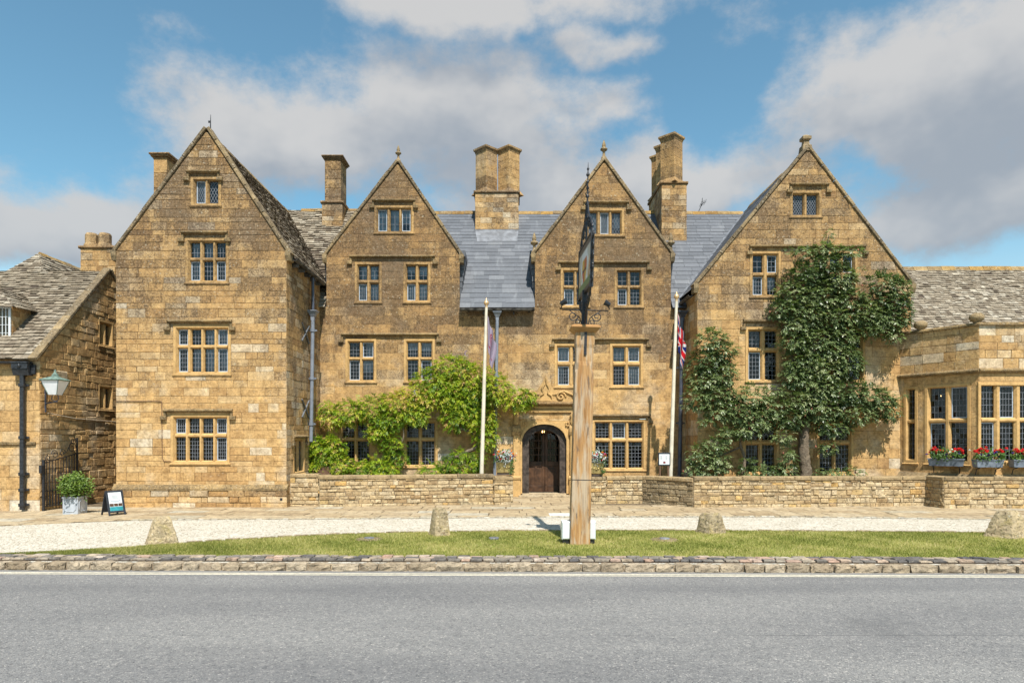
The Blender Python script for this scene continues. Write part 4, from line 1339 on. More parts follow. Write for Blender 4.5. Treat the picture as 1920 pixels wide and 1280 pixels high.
chim([(X(891, 26.4), X(972, 26.4), 26.4, 27.8, 9.9, zc)], [(X(912, 26.95), 26.95, .30, zc + .08, Z(270, 26.5), 0), (X(954, 26.95), 26.95, .30, zc + .08, Z(270, 26.5), 0)], .55,
     extra=lambda mb: [mb.lathe((X(p, 26.95), 26.95, 0), [(.60, zc + .085), (.44, zc + .28)], 4, .5, .7, sm=False, rot=-math.pi / 4) for p in (912, 954)])
zc4 = Z(345, 25.9)
chim([(5.68, 6.62, 25.9, 28.3, 9.0, zc4)], [(6.15, 26.32, .30, zc4 + .08, Z(247, 25.9), 0), (6.15, 27.17, .30, zc4 + .08, Z(247, 25.9), 0), (6.15, 28.02, .30, zc4 + .08, Z(247, 25.9) - .05, 0)], .6,
     extra=lambda mb: [mb.lathe((6.15, y, 0), [(.60, zc4 + .085), (.44, zc4 + .28)], 4, .5, .7, sm=False, rot=-math.pi / 4) for y in (26.32, 27.17, 28.02)])
for x0, x1, y, z in ((X(889, 26.35), X(974, 26.35), 26.33, Z(436, 26.35)), (5.66, 6.64, 25.83, Z(462, 25.85))):
    mesh_obj('lead_flashing', MB().box(WORLDF, x0, x1, z - .02, z + .12, -y - .3, -y, .5, bev=.01), M['lead'], inn)
mb = MB()
mb.add([(X(895, 25.9), 25.85, EAVE_Z + K * (25.85 - EAVE_Y) + .03), (X(970, 25.9), 25.85, EAVE_Z + K * (25.85 - EAVE_Y) + .03), (X(972, 26.35), 26.33, EAVE_Z + K * (26.33 - EAVE_Y) + .04), (X(891, 26.35), 26.33, EAVE_Z + K * (26.33 - EAVE_Y) + .04)], [(0, 1, 2, 3)])
mesh_obj('lead_flashing', mb, M['lead'], inn)
# aerial on the ridge
mb = MB()
ax_, ay_ = X(1317, 27.3), 27.3
mb.tube([(ax_ - .22, ay_, 10.9), (ax_ - .02, ay_, 11.35)], .014, 5).tube([(ax_ - .02, ay_, 11.3), (ax_, ay_, 11.6)], .012, 5)
mb.tube([(ax_ - .12, ay_ - .1, 11.3), (ax_ + .17, ay_ + .1, 11.48)], .01, 5)
for k in range(5):
    p = Vector((ax_ - .1 + k * .06, ay_ - .08 + k * .04, 11.32 + k * .036))
    mb.tube([p + Vector((.03, -.08, .09)), p - Vector((.03, -.08, .09))], .006, 4)
mesh_obj('roof_aerial', mb, M['iron'], inn)

emit(STONES, 'stone', 'masonry', M['ashlar'], WALLS, 300)
emit(SLATES, 'slate', 'slating', M['slate'], WALLS, 300)
emit(SSLATES, 'stone_slate', 'stone_slating', M['stone_slate'], WALLS, 150)

# ---- eaves gutters and rainwater pipes on the inn
def gutter(mb, a, b, r=.07):
    a, b = Vector(a), Vector(b)
    U = (b - a).normalized(); S = Vector((0, 0, 1)).cross(U).normalized()
    ring = [S * r * math.cos(t) + Vector((0, 0, r * math.sin(t))) for t in np.linspace(math.pi, 2 * math.pi, 7)]
    ring += [k * .86 for k in ring[::-1]]
    mb.rings([[a + k for k in ring], [b + k for k in ring]], .5, .5, sm=False)
mb = MB()
gutter(mb, (GA[1] + .02, YM - .27, mE - .105), (GB[0] - .02, YM - .27, mE - .105), .085)
for k in range(5):
    u = GA[1] + .3 + k * .52
    mb.box(fm, u - .025, u + .025, mE - .20 - .08 * (k % 2), mE - .10, -.01, .19, bev=.01)
mesh_obj('gutter', mb, M['gutter'], inn); mb = MB()
gutter(mb, (wR + .20, YW + .15, WZ - .06), (wR + .20, YM - .2, WZ - .10), .075)
for k in range(5):
    mb.box(fs_, .5 + k * .6, .55 + k * .6, WZ - .24, WZ - .1, -.01, .2)
mesh_obj('gutter', mb, M['gutter'], inn); mb = MB()
gutter(mb, (GB[1] + .02, YM - .12, mE - .02), (rL - .02, YM - .12, mE - .02))
mesh_obj('gutter', mb, M['gutter'], inn); mb = MB()
gutter(mb, (rL - .2, YM + .1, 6.62), (rL - .2, YR + .1, 6.66), .075)
mesh_obj('gutter', mb, M['gutter'], inn); mb = MB()
gutter(mb, (-6.4, YM - .12, mE + .02), (-6.62, YM - .12, mE + .02))
mesh_obj('gutter', mb, M['gutter'], inn)
def downpipe(top, bot, r, matk, hopper=None, collars=(), swan=None):
    mb = MB()
    top, bot = Vector(top), Vector(bot)
    mb.tube([top, top.lerp(bot, .5), bot], r, 10)
    for c in collars:
        p = top.lerp(bot, c)
        mb.tube([p + Vector((0, 0, .05)), p - Vector((0, 0, .05))], r * 1.35, 10)
        mb.box(Frame(p, (1, 0, 0), (0, -1, 0)), -r * 2.2, r * 2.2, -.025, .025, -r * 1.1, -r * .2)
    if hopper:
        w_, h_ = hopper
        p = top
        mb.lathe((p.x, p.y, p.z), [(w_ * .34, -h_ * .55), (w_ * .36, -h_ * .2), (w_ * .55, -h_ * .02), (w_ * .6, .02), (w_ * .85, .08 * h_ / .3), (w_ * .9, h_ * .35), (w_, h_ * .37), (w_, h_ * .45), (w_ * .8, h_ * .45)], 4, sm=False, sq=True)
    return mesh_obj('downpipe', mb, M[matk], inn)
downpipe((X(932.5, 23.33), 23.33, Z(592, 23.33)), (X(927, 23.33), 23.33, .3), .058, 'pipe_blue', (.15, .30), (.35, .93))
downpipe((wR + .15, 22.15, 6.0), (wR + .03 + .06, 22.15, 1.9), .06, 'pipe_blue', (.16, .32), (.12, .5, .86))
downpipe((wR + .15, 22.15, 7.25), (wR + .15, 22.15, 6.1), .05, 'pipe_dark')
downpipe((rL - .22, 23.1, 6.15), (rL - .32, 23.1, .3), .07, 'pipe_dark', (.17, .34), (.3, .62, .93))
# iron tie crosses on the wing flank
for z in (5.35, 2.95):
    mb = MB()
    c = Vector((wR + .03, 21.75, z))
    for s in (1, -1):
        mb.tube([c + Vector((0, -.35, -.28 * s)), c + Vector((.01, .35, .28 * s))], .028, 5)
    mesh_obj('wall_tie', mb, M['tie_iron'], inn)
mesh_obj('wall_vent', MB().box(front(YW - .09), X(527, YW), X(533, YW), Z(938, YW), Z(932, YW), 0, .05, bev=.02), M['iron'], inn)
mb = MB().tube([(wL, YW - .025, Z(752, YW)), (X(303, YW), YW - .025, Z(752, YW)), (X(304, YW), YW - .025, Z(753, YW)), (X(305, YW), YW - .025, Z(858, YW)), (X(308, YW), YW - .025, Z(864, YW)), (X(322, YW), YW - .03, Z(865, YW))], .009, 5)
mesh_obj('wall_cable', mb, M['pot_dark'], inn)

# ---- doorway
door_h = Z(925, YM)
DW = MB()
oL, oR = X(979, YM), X(1062, YM)
iL, iR = X(992, YM), X(1049.5, YM)
cx = (oL + oR) / 2
def arch(hw, spring, rise, n=20):
    pts = []
    for i in range(n + 1):
        t = -1 + 2 * i / n
        pts.append((cx + hw * t, spring + rise * (1 - abs(t) ** 2.3) ** .62))
    return pts
hwO, hwI = (oR - oL) / 2, (iR - iL) / 2
sp = Z(824, YM)
aO = arch(hwO, sp, Z(795, YM) - sp)
aI = arch(hwI, sp - .04, Z(805, YM) - sp + .02)
def strip(mb, A, B, d0, d1, fr, r=.5, w_=.2):
    n = len(A)
    vs = [fr.P(u, v, d1) for u, v in A] + [fr.P(u, v, d1) for u, v in B] + [fr.P(u, v, d0) for u, v in A] + [fr.P(u, v, d0) for u, v in B]
    fs = []
    for i in range(n - 1):
        fs += [(i, i + 1, n + i + 1, n + i), (2 * n + i, 2 * n + i + 1, i + 1, i), (n + i, n + i + 1, 3 * n + i + 1, 3 * n + i)]
    mb.add(vs, fs, r, w_)
sur = MB()
strip(sur, aO, [(u, dTop) for u, v in aO], -.25, .01, fm)
sur.box(fm, dL, oL, door_h, dTop, -.25, .009); sur.box(fm, oR, dR, door_h, dTop, -.25, .009)
# moulded order round the arch
aM = arch(hwO + .09, sp, Z(795, YM) - sp + .1)
strip(sur, aM, aO, -.02, .045, fm)
sur.box(fm, oL - .09, oL, door_h, sp, -.02, .045); sur.box(fm, oR, oR + .09, door_h, sp, -.02, .045)
for s, e0, e1 in ((-1, X(960.5, YM), X(976, YM)), (1, X(1067, YM), X(1082, YM))):
    sur.box(fm, e0, e1, 0, .62, -.02, .16, .5, .3, bev=.015)
    sur.prism(fm, [(-.02, .60), (.18, .60), (.19, .66), (.15, .72), (-.02, .72)], e0 - .02, e1 + .02, .6, .5)
    sur.box(fm, e0 + .03, e1 - .03, .70, 2.15, -.02, .11, .5, .1, bev=.02)
    sur.prism(fm, [(-.02, 2.12), (.13, 2.12), (.17, 2.24), (.17, 2.34), (.10, 2.46), (-.02, 2.48)], e0, e1, .5, .6)
    sur.lathe(fm.P((e0 + e1) / 2, 2.5, .07), [(.10, -.03), (.13, .08), (.09, .2), (.12, .3), (.05, .42)], 8, .5, .4)
# entablature and cornice
cz = Z(757, YM)
sur.box(fm, X(1002, YM) - .55, X(1082, YM) + .1, cz - .30, cz - .18, -.02, .07, .5, .4, bev=.015)
sur.box(fm, X(1002, YM), X(1072, YM), cz - .17, cz - .07, -.02, .05, .6, .3, bev=.012)
for u in (X(984, YM), X(1064, YM)):
    for q in range(5):
        t = q * 1.256
        sur.lathe(fm.P(u + .06 * math.cos(t), 2.5 + .06 * math.sin(t), .05), [(.02, -.03), (.035, 0), (.02, .03)], 6, .5, .2)
mesh_obj('door_surround', sur, M['dressed'], inn)
cor = MB().prism(fm, [(-.02, cz + .08), (.10, cz + .07), (.22, cz + .03), (.22, cz - .01), (.14, cz - .06), (-.02, cz - .07)], X(958, YM), X(1084, YM), .4, .8)
# carved cresting: ogee finial between scrolls
def strip2(pts, r): cor.tube([fm.P(u, v, .05) for u, v in pts], r, 6, .5, .5)
kx = X(1023, YM)
cor.poly(fm, [(kx - .95, cz + .08), (kx + .95, cz + .08), (kx + .8, cz + .38), (kx + .3, cz + .46), (kx + .12, cz + .72), (kx, cz + .95), (kx - .12, cz + .72), (kx - .3, cz + .46), (kx - .8, cz + .38)], -.01, .03, .5, .45)
s_ = YM / F
strip2([(kx - .24, cz + .12), (kx - .2, cz + .28), (kx - .07, cz + .36), (kx - .13, cz + .52), (kx - .04, cz + .68), (kx, cz + .98)], [.035, .035, .03, .035, .03, .02])
strip2([(kx + .24, cz + .12), (kx + .2, cz + .28), (kx + .07, cz + .36), (kx + .13, cz + .52), (kx + .04, cz + .68), (kx, cz + .98)], [.035, .035, .03, .035, .03, .02])
cor.box(fm, kx - .30, kx + .30, cz + .08, cz + .14, -.02, .08, .5, .5, bev=.01)
for s in (-1, 1):
    cor.box(fm, *sorted((kx + s * .08, kx + s * .34)), cz + .30, cz + .36, -.02, .06, .5, .5, bev=.01)
    pts = []
    for i in range(22):
        t = i / 21 * 2.6 * math.pi
        rr = .17 * (1 - i / 26)
        pts.append((kx + s * (.52 + rr * math.cos(t)), cz + .25 + rr * math.sin(t)))
    strip2(pts, .034)
    strip2([(kx + s * .34, cz + .33), (kx + s * .62, cz + .44), (kx + s * .95, cz + .30), (kx + s * 1.1, cz + .10)], [.04, .045, .04, .03])
mesh_obj('door_cresting', cor, M['dressed'], inn)
# timber frame and doors
df = MB()
strip(df, aO, aI, -.30, -.10, fm)
df.box(fm, oL, iL, door_h, sp, -.30, -.099, bev=.012); df.box(fm, iR, oR, door_h, sp, -.30, -.099, bev=.012)
mesh_obj('door_frame', df, M['door_frame'], inn)
fd = front(YM + .95)
dd = MB()
dm = cx + .06
def leaf_door(u0, u1):
    dd.box(fd, u0, u0 + .1, .1, 2.3, 0, .06, bev=.01); dd.box(fd, u1 - .1, u1, .1, 2.3, 0, .06, bev=.01)
    for a, b in ((.1, .32), (1.0, 1.18), (2.18, 2.3)):
        dd.box(fd, u0 + .1, u1 - .1, a, b, 0, .058, bev=.008)
    dd.box(fd, (u0 + u1) / 2 - .04, (u0 + u1) / 2 + .04, .32, 1.0, 0, .055)
    for q in (1.42, 1.66, 1.92):
        dd.box(fd, u0 + .1, u1 - .1, q - .015, q + .015, .01, .04)
    for q in (.33, .66):
        u = u0 + (u1 - u0) * q
        dd.box(fd, u - .012, u + .012, 1.18, 2.18, .01, .041)
leaf_door(iL - .05, dm); leaf_door(dm + .006, iR + .12)
door = mesh_obj('door', dd, M['door_panel'], inn)
pp = MB()
for a, b in ((iL - .05, dm), (dm, iR + .12)):
    pp.box(fd, a + .09, b - .09, .3, 1.02, .01, .03)
mesh_obj('panel', pp, M['door_panel'], door)
pg = MB()
for a, b in ((iL - .05, dm), (dm, iR + .12)):
    pg.add([fd.P(u, v, .02) for u, v in ((a + .09, 1.17), (b - .09, 1.17), (b - .09, 2.2), (a + .09, 2.2))], [(0, 1, 2, 3)])
mesh_obj('pane', pg, M['glass'], door)
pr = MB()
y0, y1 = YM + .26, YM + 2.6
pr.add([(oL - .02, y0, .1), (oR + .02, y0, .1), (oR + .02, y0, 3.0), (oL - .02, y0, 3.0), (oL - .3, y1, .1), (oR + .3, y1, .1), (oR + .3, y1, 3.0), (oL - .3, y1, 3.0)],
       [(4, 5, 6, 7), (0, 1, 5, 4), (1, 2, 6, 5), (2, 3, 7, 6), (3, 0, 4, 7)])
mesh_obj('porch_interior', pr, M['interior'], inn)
st = MB().box(fm, oL - .12, oR + .12, -.02, door_h - .04, -.4, .30, .7, .3, bev=.015).box(fm, oL - .0, oR + .0, door_h - .05, door_h + .005, -.45, .02, .7, .2, bev=.01)
mesh_obj('doorstep', st, M['flag'], inn)
lamp = thing('porch_lantern', (cx - .02, YM + .5, 2.05), 'small lit lantern hanging inside the arched doorway', 'lantern')
mb = MB().tube([(cx - .02, YM + .5, 2.75), (cx - .02, YM + .5, 2.35)], .008, 5)
mb.lathe((cx - .02, YM + .5, 2.12), [(.05, 0), (.09, .04)], 6, sm=False).lathe((cx - .02, YM + .5, 2.32), [(.10, 0), (.03, .06)], 6, sm=False)
for i in range(6):
    a = i * math.pi / 3
    mb.tube([(cx - .02 + .09 * math.cos(a), YM + .5 + .09 * math.sin(a), 2.15), (cx - .02 + .1 * math.cos(a), YM + .5 + .1 * math.sin(a), 2.33)], .006, 4)
mesh_obj('lantern_frame', mb, M['iron'], lamp)
mb = MB()
for i in range(3):
    a = i * 2.09
    mb.lathe((cx - .02 + .045 * math.cos(a), YM + .5 + .045 * math.sin(a), 2.2), [(.003, 0), (.016, .03), (.003, .08)], 6)
mesh_obj('bulb', mb, M['bulb'], lamp)

# ================================================================== BAY RANGE at the right
bay = thing('bay_windowed_range', (14.5, 20.5, 0), 'low stone range with polygonal bay window, parapet and stone slate roof', 'building')
BS, BW, BSL = [], {}, []
PB = [Vector((12.5, 22.0, 0)), Vector((12.84, 21.35, 0)), Vector((13.68, 20.0, 0)), Vector((17.0, 20.0, 0)), Vector((17.9, 21.35, 0))]
zs_top, zs_str = 5.32, 3.93
def zat(py, Y): return Z(py, Y)
for i, (a, b) in enumerate(zip(PB, PB[1:])):
    U = (b - a); L = U.length; U.normalize()
    N = Vector((U.y, -U.x, 0))
    if N.y > 0 and i < 3: N = -N
    if i == 3: N = Vector((U.y, -U.x, 0))
    f = Frame(a, U, N)
    core = MB()
    ops = []
    if i < 3:
        def uof(px):     # where the sight line of a photo column meets this facet
            k = (px - 960) / F
            den = U.x - k * U.y
            return (k * a.y - a.x) / den
        if i == 0: lights = [(uof(1702), uof(1713))]
        elif i == 1: lights = [(uof(1742), uof(1770)), (uof(1781), uof(1811))]
        else: lights = [(uof(1842), uof(1867)), (uof(1878), uof(1904)), (uof(1916), uof(1942)), (uof(1954), uof(1980))]
        rows = [(2.62, 3.55), (1.36, 2.48)]
        ops = [window(bay, f, lights, rows, grids=((4, 5), (4, 7)) if i else ((2, 5), (2, 7)), jamb=.13, head=.1, sill=.14, room=2.2, wt=.02, iron={(0, 1), (1, 0)} if i else None)]
    key = 'f%d' % i
    lay(f, lambda v: (0, L), .55, zs_str, ops, (.3, .42), (.4, .9), key, BS, core, wth=lambda v: .0, gap=.0035, proud=(.002, .006), rfun=lambda u, v: random.gauss(.55, .08), hide=[])
    lay(f, lambda v: (0, L), zs_str + .12, zs_top, [], (.2, .31), (.3, .75), key, BS, core, wth=lambda v: .42, gap=.006, proud=(.003, .014), rfun=lambda u, v: min(1, max(0, random.gauss(.72, .22))), hide=[])
    BW[key] = mesh_obj('wall', core, M['mortar'], bay)
    tr = MB()
    e = .06
    tr.prism(f, [(-.05, zs_str + .15), (.05, zs_str + .13), (.11, zs_str + .08), (.11, zs_str + .05), (.05, zs_str), (-.05, zs_str)], -.03, L + .03, .4, .75)
    mesh_obj('string_course', tr, M['hood'], bay); tr = MB()
    tr.prism(f, [(-.2, zs_top + .09), (.03, zs_top + .09), (.07, zs_top + .04), (.07, zs_top), (-.2, zs_top)], -.03, L + .03, .5, .7)
    mesh_obj('parapet_coping', tr, M['hood'], bay)
    pl = MB()
    pl.prism(f, [(-.05, .0), (.16, .0), (.16, .72), (.12, .80), (.03, .95), (-.05, .95)], -.02, L + .02, .5, .5)
    mesh_obj('plinth', pl, M['coping'], bay)
emit(BS, 'stone', 'masonry', M['ashlar'], BW, 160)
for p in (PB[1], PB[2]):
    mesh_obj('ball_finial', MB().lathe((p.x, p.y + .1, zs_top + .08), [(.09, 0), (.09, .03), (.16, .07), (.2, .14), (.19, .22), (.12, .28), (.02, .3)], 14, .5, .6), M['coping'], bay)
frf, Lr = slope_frame((0, 22.7, 4.9), (0, 26.0, 8.46), (1, 0, 0))
core = MB()
roof(frf, lambda v: (12.7, 19.5), Lr, lambda v: .15 - .008 * v, lambda v: (.12, .27), .02, 'r', BSL, core, 1.0, rfun=lambda u, v: min(1, max(0, random.gauss(.62, .25))))
BW['r'] = mesh_obj('roof', core, M['stone_slate'], bay)
emit(BSL, 'stone_slate', 'stone_slating', M['stone_slate'], BW, 300)
ridge_line(bay, (12.6, 26.0, 8.5), (19.5, 26.0, 8.5), .12)
mesh_obj('roof', MB().add([(12.5, 26, 8.46), (19.5, 26, 8.46), (19.5, 30, 4.9), (12.5, 30, 4.9)], [(0, 1, 2, 3)]).add([(PB[0].x, PB[0].y, 5.1), *[(p.x, p.y, 5.1) for p in PB[1:]], (19, 23, 5.1), (12.5, 23, 5.1)], [(0, 1, 2, 3, 4, 5, 6)]), M['lead'], bay)
for i, (x, y, z) in enumerate(((13.6, 21.7, 3.35), (13.75, 22.0, 3.02), (14.05, 21.7, 3.02), (14.35, 21.8, 3.0))):
    t = thing('pendant_bulb', (x, y, z), ('upper lit bulb glowing behind the bay window', 'lit bulb left of the mullion in the bay window', 'lit bulb just right of the mullion in the bay window', 'rightmost lit bulb glowing behind the bay window')[i], 'light bulb')
    mesh_obj('bulb', MB().lathe((x, y, z), [(.005, -.04), (.035, -.01), (.035, .02), (.005, .05)], 8), M['bulb'], t)
    mesh_obj('flex', MB().tube([(x, y, z + .05), (x, y, z + .5)], .004, 4), M['iron'], t)

# ================================================================== LEFT COTTAGE
cot = thing('stone_cottage', (-14, 19, 0), 'stone cottage with mossy stone slate roof at the left edge', 'building')
CS, CW, CSL = [], {}, []
YC, XC = 18.9, -13.07
fc = front(YC)
core = MB()
lay(fc, lambda v: (-17.5, XC), -.05, 4.3, [], (.24, .36), (.35, .8), 'front', CS, core, wth=lambda v: .12, hide=[], rfun=lambda u, v: min(1, max(0, random.gauss(.6, .18))))
CW['front'] = mesh_obj('wall', core, M['mortar'], cot)
fcs = Frame((XC, YC, 0), (0, 1, 0), (1, 0, 0))
core = MB()
def uc(px): return -XC * F / (960 - px) - YC
cops = []
for (p0, p1, p2, p3), (yt, yb) in (((188, 195, 201, 208), (609, 645)), ((188, 195, 201, 208), (729, 764))):
    Ym = YC + uc(198)
    cops.append(window(cot, fcs, [(uc(p0), uc(p1)), (uc(p2), uc(p3))], [(Z(yb, Ym), Z(yt, Ym))], grids=((3, 6),), jamb=.1, room=1.2, wt=.4))
gr_ = gable_span(0, 6.6, 4.25, 3.27, 7.42)
lay(fcs, gr_, -.05, 7.4, cops, (.13, .26), (.2, .6), 'side', CS, core, wth=lambda v: .30, gap=.008, proud=(.004, .028), bev=.014, jit=.01, hide=[], rfun=lambda u, v: min(1, max(0, random.gauss(.5, .2))))
CW['side'] = mesh_obj('wall', core, M['mortar'], cot)
emit(CS, 'stone', 'masonry', M['ashlar'], CW, 300)
frc, Lc = slope_frame((0, YC - .12, 4.22), (0, 22.17, 7.42), (1, 0, 0))
core = MB()
roof(frc, lambda v: (-19, XC - .02), Lc, lambda v: .18 - .014 * v, lambda v: (.13, .32), .022, 'r', CSL, core, 1.3, rfun=lambda u, v: min(1, max(0, random.gauss(.5, .2))))
CW['r'] = mesh_obj('roof', core, M['stone_slate'], cot)
mesh_obj('roof', MB().add([(-19, 22.17, 7.42), (XC, 22.17, 7.42), (XC, 25.5, 4.22), (-19, 25.5, 4.22)], [(0, 1, 2, 3)]), M['stone_slate'], cot)
mb = MB()
for a, b in (((XC - .06, YC - .2, 4.14), (XC - .06, 22.17, 7.46)), ((XC - .06, 25.6, 4.14), (XC - .06, 22.17, 7.46))):
    a, b = Vector(a), Vector(b)
    for i in range(7):
        slab_line(mb, a.lerp(b, (i + .01) / 7), a.lerp(b, (i + 1) / 7), .24, .09, (1, 0, 0), random.random(), random.uniform(.5, .9), .015)
mesh_obj('coping', mb, M['coping'], cot)
# hipped roof behind
A, Bk = Vector((-18.7, 27, 9.3)), Vector((-18.7, 36, 9.3))
for (p0, p1, al, sp_, key) in (((-18.7, 24, 6.0), (-18.7, 27, 9.3), (1, 0, 0), None, 'h0'), ((-16.2, 24, 6.0), (-18.7, 24, 9.3), (0, 1, 0), None, 'h1')):
    f, L = slope_frame(p0, p1, al)
    core = MB()
    if key == 'h0': spn = lambda v, L=L: (-2.5 * (1 - v / L), 2.5 * (1 - v / L))
    else: spn = lambda v, L=L: (3 * v / L, 12)
    roof(f, spn, L, lambda v: .2 - .012 * v, lambda v: (.18, .42), .022, key, CSL, core, 1.0)
    CW[key] = mesh_obj('roof', core, M['stone_slate'], cot)
mesh_obj('roof', MB().add([(-21.2, 24, 6), (-18.7, 27, 9.3), (-18.7, 36, 9.3), (-21.2, 36, 6)], [(0, 1, 2, 3)]), M['stone_slate'], cot)
ridge_line(cot, (-18.7, 27, 9.32), (-18.7, 36, 9.32), .1)
# dormer
dx0, dx1, dyf = -16.2, X(22, 19.55), 19.55
dz0, dz1 = 4.7, Z(574, dyf)
fdm = front(dyf)
mb = MB().box(WORLDF, dx0, dx1, dz0, dz1, -22, -dyf, .6, .45)
recs = []
lay(Frame((dx1, dyf, 0), (0, 1, 0), (1, 0, 0)), lambda v: (0, 2), dz0, dz1, [], (.14, .2), (.25, .5), 'x', recs, MB(), wth=lambda v: .4)
for s in recs: mb.add(s.vs, s.fs, s.r, s.w)
mesh_obj('dormer', mb, M['ashlar'], cot)
mb = MB()
mb.box(fdm, dx0, dx1 - .0, dz0 + .02, dz0 + .09, .002, .06, bev=.01)
for u in (dx1 - .04, dx1 - .36, dx1 - .68):
    mb.box(fdm, u - .03, u + .03, dz0 + .09, dz1 - .02, .002, .045, bev=.008)
mb.box(fdm, dx1 - .7, dx1, dz1 - .07, dz1 - .01, .002, .046)
for k in range(1, 4):
    mb.box(fdm, dx1 - .7, dx1, dz0 + .09 + k * .23, dz0 + .10 + k * .23, .006, .03)
for u in (dx1 - .15, dx1 - .25, dx1 - .47, dx1 - .57):
    mb.box(fdm, u - .008, u + .008, dz0 + .09, dz1 - .05, .006, .031)
dorm = mesh_obj('dormer_window', mb, M['white_box'], cot)
mesh_obj('pane', MB().add([fdm.P(u, v, .012) for u, v in ((dx1 - .7, dz0 + .09), (dx1, dz0 + .09), (dx1, dz1), (dx1 - .7, dz1))], [(0, 1, 2, 3)]), M['glass'], dorm)
for (p0, p1, al, key) in (((dx1 + .16, dyf - .14, dz1 - .02), (dx1 - .75, dyf - .14, dz1 + .62), (0, 1, 0), 'd1'), ((dx1 - .75, dyf - .16, dz1 - .03), (dx1 - .75, dyf + .42, dz1 + .62), (1, 0, 0), 'd0')):
    f, L = slope_frame(p0, p1, al)
    core = MB()
    if key == 'd0': spn = lambda v, L=L: (-.91 * (1 - v / L), .91 * (1 - v / L))
    else: spn = lambda v, L=L: (.58 * v / L, 2.6)
    roof(f, spn, L, lambda v: .15, lambda v: (.16, .34), .022, key, CSL, core, 1.0)
    CW[key] = mesh_obj('roof', core, M['stone_slate'], cot)
emit(CSL, 'stone_slate', 'stone_slating', M['stone_slate'], CW, 300)
# chimney with two stone pots
cb = chimney_base(cot, X(151, 22.6), X(216, 22.6), 22.6, 23.5, 6.6, Z(466, 22.6), 'x', [], None, .6)
for px in (172, 197):
    cb.lathe((X(px, 22.9), 22.9, Z(464, 22.9)), [(.25, 0), (.23, .10), (.20, .12), (.20, .40), (.17, .46), (.10, .46)], 8, .8, .7, sm=False)
mesh_obj('chimney', cb, M['ashlar'], cot)
# string course, gutter, downpipe with ornate hopper
mesh_obj('string_course', MB().prism(fc, [(-.02, 1.93), (.06, 1.90), (.06, 1.84), (-.02, 1.80)], -17, XC - .1, .5, .7), M['hood'], cot)
mb = MB()
gutter(mb, (-17, YC - .17, 4.14), (XC - .15, YC - .17, 4.12), .075)
mesh_obj('gutter', mb, M['pipe_black'], cot)
Yp = YC - .12
px_, tp = X(42, Yp), Z(700, Yp)
mb = MB().box(Frame((px_, Yp, 0), (1, 0, 0), (0, -1, 0)), -.055, .055, .05, tp, -.05, .05, bev=.012)
for py in (722, 820, 888, 918, 946):
    z = Z(py, Yp)
    mb.box(Frame((px_, Yp, z), (1, 0, 0), (0, -1, 0)), -.075, .075, -.045, .045, -.075, .07, bev=.012)
    mb.box(Frame((px_, Yp, z), (1, 0, 0), (0, -1, 0)), -.13, .13, -.03, .03, -.1, -.05, bev=.008)
mb.prism(Frame((px_, Yp, 0), (1, 0, 0), (0, -1, 0)), [(-.1, tp - .05), (.06, tp - .05), (.10, tp + .1), (.10, tp + .12), (.13, tp + .13), (.13, tp + .27), (.15, tp + .28), (.15, tp + .32), (-.1, tp + .32)], -.22, .22)
mb.lathe((px_, Yp - .13, tp + .2), [(.02, -.05), (.06, 0), (.02, .05)], 8)
mb.box(Frame((px_, Yp, 0), (1, 0, 0), (0, -1, 0)), .2, .32, tp - .02, tp + .24, -.1, -.02, bev=.01)
mesh_obj('downpipe', mb, M['pipe_black'], cot)
mesh_obj('wall_cable', MB().tube([(XC + .03, YC + uc(88), 2.72), (XC + .03, YC + uc(140), 2.60), (XC + .04, YC + uc(217), 2.55)], .014, 5), M['cable'], cot)

# ================================================================== GARDEN WALLS
def garden_wall(label, pts, heights, name='garden_wall', piers=(), limit=300, thick=.34, wt=None, cop=.115, ashlar_base=False):
    root = thing(name, ((pts[0][0] + pts[-1][0]) / 2, (pts[0][1] + pts[-1][1]) / 2, 0), label, 'wall')
    store, walls = [], {}
    cops = []
    for i, (a, b) in enumerate(zip(pts, pts[1:])):
        a3, b3 = Vector((*a, 0)), Vector((*b, 0))
        U = (b3 - a3); L = U.length; U.normalize()
        N = Vector((U.y, -U.x, 0))
        f = Frame(a3, U, N)
        h = heights[i]
        core = MB()
        wfun = wt[i] if wt else .3
        junk = MB()
        lay(f, lambda v: (0, L), -.04, h, [], (.07, .16), (.12, .42), i, store, junk, gap=.006, proud=(.004, .04), bev=.016, jit=.008, wth=lambda v: wfun, hide=[], minlen=.06)
        core.box(f, 0, L, -.06, h, -thick, .002, .5, .3)
        walls[i] = mesh_obj('wall_core', core, M['rubble_mortar'], root)
        u = 0
        while u < L:
            e = u + random.uniform(.45, 1.1)
            if L - e < .3: e = L
            mb = MB().box(f, u + .004, e - .004, h, h + cop + random.uniform(-.008, .008), -thick - .03, .035 + random.uniform(0, .012), random.random(), random.uniform(.2, .7), bev=.018)
            mesh_obj('coping_stone', mb, M['coping'], root)
            u = e
    emit(store, 'stone', 'rubble', M['rubble'], walls, limit)
    return root
def pt(px, Y): return (X(px, Y), Y)
garden_wall('left garden wall of pale coursed rubble below the flowering climber', [pt(534, 20.35), pt(598, 20.38), pt(599, 20.02), pt(926, 20.85), pt(927, 20.75), pt(962, 20.84)], [.84, .82, .80, .76, .74], wt=[.2, .3, .3, .4, .3])
garden_wall('short stone garden wall right of the door, cornering dark beside the menu board', [pt(1098, 20.95), pt(1136, 21.0), pt(1137, 21.12), pt(1205, 21.14), pt(1300, 19.9)], [.72, .6, .72, .74], wt=[.3, .3, .35, .85])
garden_wall('long low rubble wall in front of the climbing pear tree', [pt(1300.5, 19.9), pt(1520, 20.05), pt(1742, 20.3)], [.78, .77], wt=[.4, .25])
